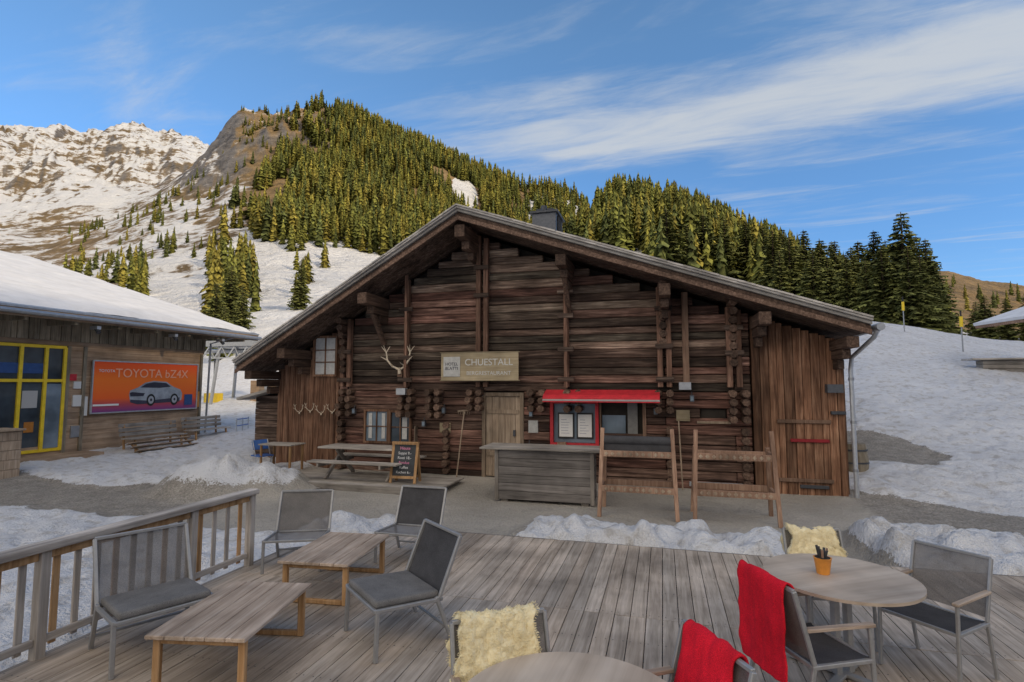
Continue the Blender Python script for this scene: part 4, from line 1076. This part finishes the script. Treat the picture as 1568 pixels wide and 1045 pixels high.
ht=root('alpine_hut',(hx,hy,hz+.3),TH+.15); b=MB()
for k_ in range(14): b.bb(-1.3,2.2,-1.6,2,k_*.2-.6,k_*.2-.6+.19,'wallx',R(.9,1.3))
for sx in(-1,1): b.bar((sx*3.1,0,2.2),(0,0,3.3),5.4,.14,'redwood',.8,(0,0,1)); b.bar((sx*3.15,0,2.34),(0,0,3.44),5.5,.14,'roofsnow',1,(0,0,1))
b.build('hut',ht)

# ------------------------------------------------------------ sky, sun, camera
w=bpy.data.worlds.new('World'); bpy.context.scene.world=w; w.use_nodes=True; nt=w.node_tree
bg=nt.nodes['Background']; bg.inputs['Strength'].default_value=.15
sky=N(nt,'ShaderNodeTexSky',sky_type='NISHITA'); sky.sun_disc=False; sky.sun_elevation=SUN_EL
sky.sun_rotation=math.atan2(sd.x,sd.y); sky.altitude=1500; sky.air_density=1.0; sky.dust_density=.3; sky.ozone_density=2.0
gen=N(nt,'ShaderNodeTexCoord').outputs['Generated']
sx=N(nt,'ShaderNodeSeparateXYZ'); nt.links.new(gen,sx.inputs[0])
zc=math_(nt,'MAXIMUM',sx.outputs[2],.02)
px_=math_(nt,'DIVIDE',sx.outputs[0],zc);py_=math_(nt,'DIVIDE',sx.outputs[1],zc)
cv=N(nt,'ShaderNodeCombineXYZ'); nt.links.new(px_,cv.inputs[0]);nt.links.new(py_,cv.inputs[1])
rv=mapping(nt,cv.outputs[0],(1,1,1),(0,0,0),(0,0,math.radians(22)))
st1=mapping(nt,rv,(.8,2.6,1))
n1=noise(nt,st1,1.2,7,.58,.9); n2=noise(nt,mapping(nt,rv,(.5,1.1,1),(3,7,0)),1.2,3,.5,.3)
n3=noise(nt,mapping(nt,rv,(1.8,6,1),(1,2,0)),1.5,6,.68,.6)
dist=math_(nt,'ABSOLUTE',math_(nt,'SUBTRACT',py_,math_(nt,'SUBTRACT',1.95,math_(nt,'MULTIPLY',math_(nt,'SUBTRACT',px_,.64),.42))))
band=N(nt,'ShaderNodeMapRange',interpolation_type='SMOOTHSTEP'); band.inputs[1].default_value=.62;band.inputs[2].default_value=.05; nt.links.new(dist,band.inputs[0])
fx=N(nt,'ShaderNodeMapRange',interpolation_type='SMOOTHSTEP'); fx.inputs[1].default_value=-.9;fx.inputs[2].default_value=.8; nt.links.new(px_,fx.inputs[0])
bandv=math_(nt,'MULTIPLY',band.outputs[0],fx.outputs[0])
cl=math_(nt,'ADD',math_(nt,'MULTIPLY',n1,.72),math_(nt,'MULTIPLY',n3,.28))
cl=math_(nt,'ADD',cl,math_(nt,'MULTIPLY',bandv,.30))
cl=math_(nt,'ADD',cl,math_(nt,'MULTIPLY',math_(nt,'SUBTRACT',n2,.5),.25))
mr=N(nt,'ShaderNodeMapRange',interpolation_type='SMOOTHSTEP'); mr.inputs[1].default_value=.47;mr.inputs[2].default_value=.90; mr.inputs[4].default_value=.85; nt.links.new(cl,mr.inputs[0])
up=N(nt,'ShaderNodeMapRange',interpolation_type='SMOOTHSTEP'); up.inputs[1].default_value=.03;up.inputs[2].default_value=.2; nt.links.new(sx.outputs[2],up.inputs[0])
cm=math_(nt,'MULTIPLY',mr.outputs[0],up.outputs[0])
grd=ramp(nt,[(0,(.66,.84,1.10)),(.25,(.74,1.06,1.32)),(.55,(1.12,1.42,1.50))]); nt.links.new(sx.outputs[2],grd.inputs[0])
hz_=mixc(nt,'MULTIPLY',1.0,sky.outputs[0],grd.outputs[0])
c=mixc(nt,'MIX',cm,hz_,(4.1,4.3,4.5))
rear_fill=N(nt,'ShaderNodeMapRange',interpolation_type='SMOOTHSTEP'); rear_fill.inputs[1].default_value=.05;rear_fill.inputs[2].default_value=-.45; nt.links.new(sx.outputs[1],rear_fill.inputs[0])  # bright warm glow added to the unseen rear sky, lifts the shaded foreground
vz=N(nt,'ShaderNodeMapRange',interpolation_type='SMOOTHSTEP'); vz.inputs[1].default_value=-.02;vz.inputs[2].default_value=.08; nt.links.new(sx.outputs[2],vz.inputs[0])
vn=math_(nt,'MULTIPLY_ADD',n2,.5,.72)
fill_col=mixc(nt,'MIX',n2,(8.6,7.7,6.7),(10.0,9.0,7.8))
c=mixc(nt,'MIX',math_(nt,'MULTIPLY',math_(nt,'MULTIPLY',rear_fill.outputs[0],vz.outputs[0]),vn,clamp=True),c,fill_col)
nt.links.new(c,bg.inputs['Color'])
sl_=bpy.data.lights.new('sun','SUN'); sl_.energy=2.9; sl_.angle=math.radians(.5); sl_.color=(1,.81,.55)
so=bpy.data.objects.new('sun',sl_); bpy.context.collection.objects.link(so)
sv=Vector((sd.x*math.cos(SUN_EL),sd.y*math.cos(SUN_EL),math.sin(SUN_EL))); so.rotation_euler=sv.to_track_quat('Z','Y').to_euler()
ca=bpy.data.cameras.new('camera'); ca.sensor_width=36; ca.lens=36*820/1568; ca.clip_end=9000; ca.clip_start=.05
co=bpy.data.objects.new('camera',ca); bpy.context.collection.objects.link(co); co.location=(0,0,2.2); co.rotation_euler=(math.pi/2+math.atan(65.5/820),0,0)
sc=bpy.context.scene; sc.camera=co; sc.view_settings.view_transform='Standard'; sc.view_settings.look='None'; sc.view_settings.exposure=0
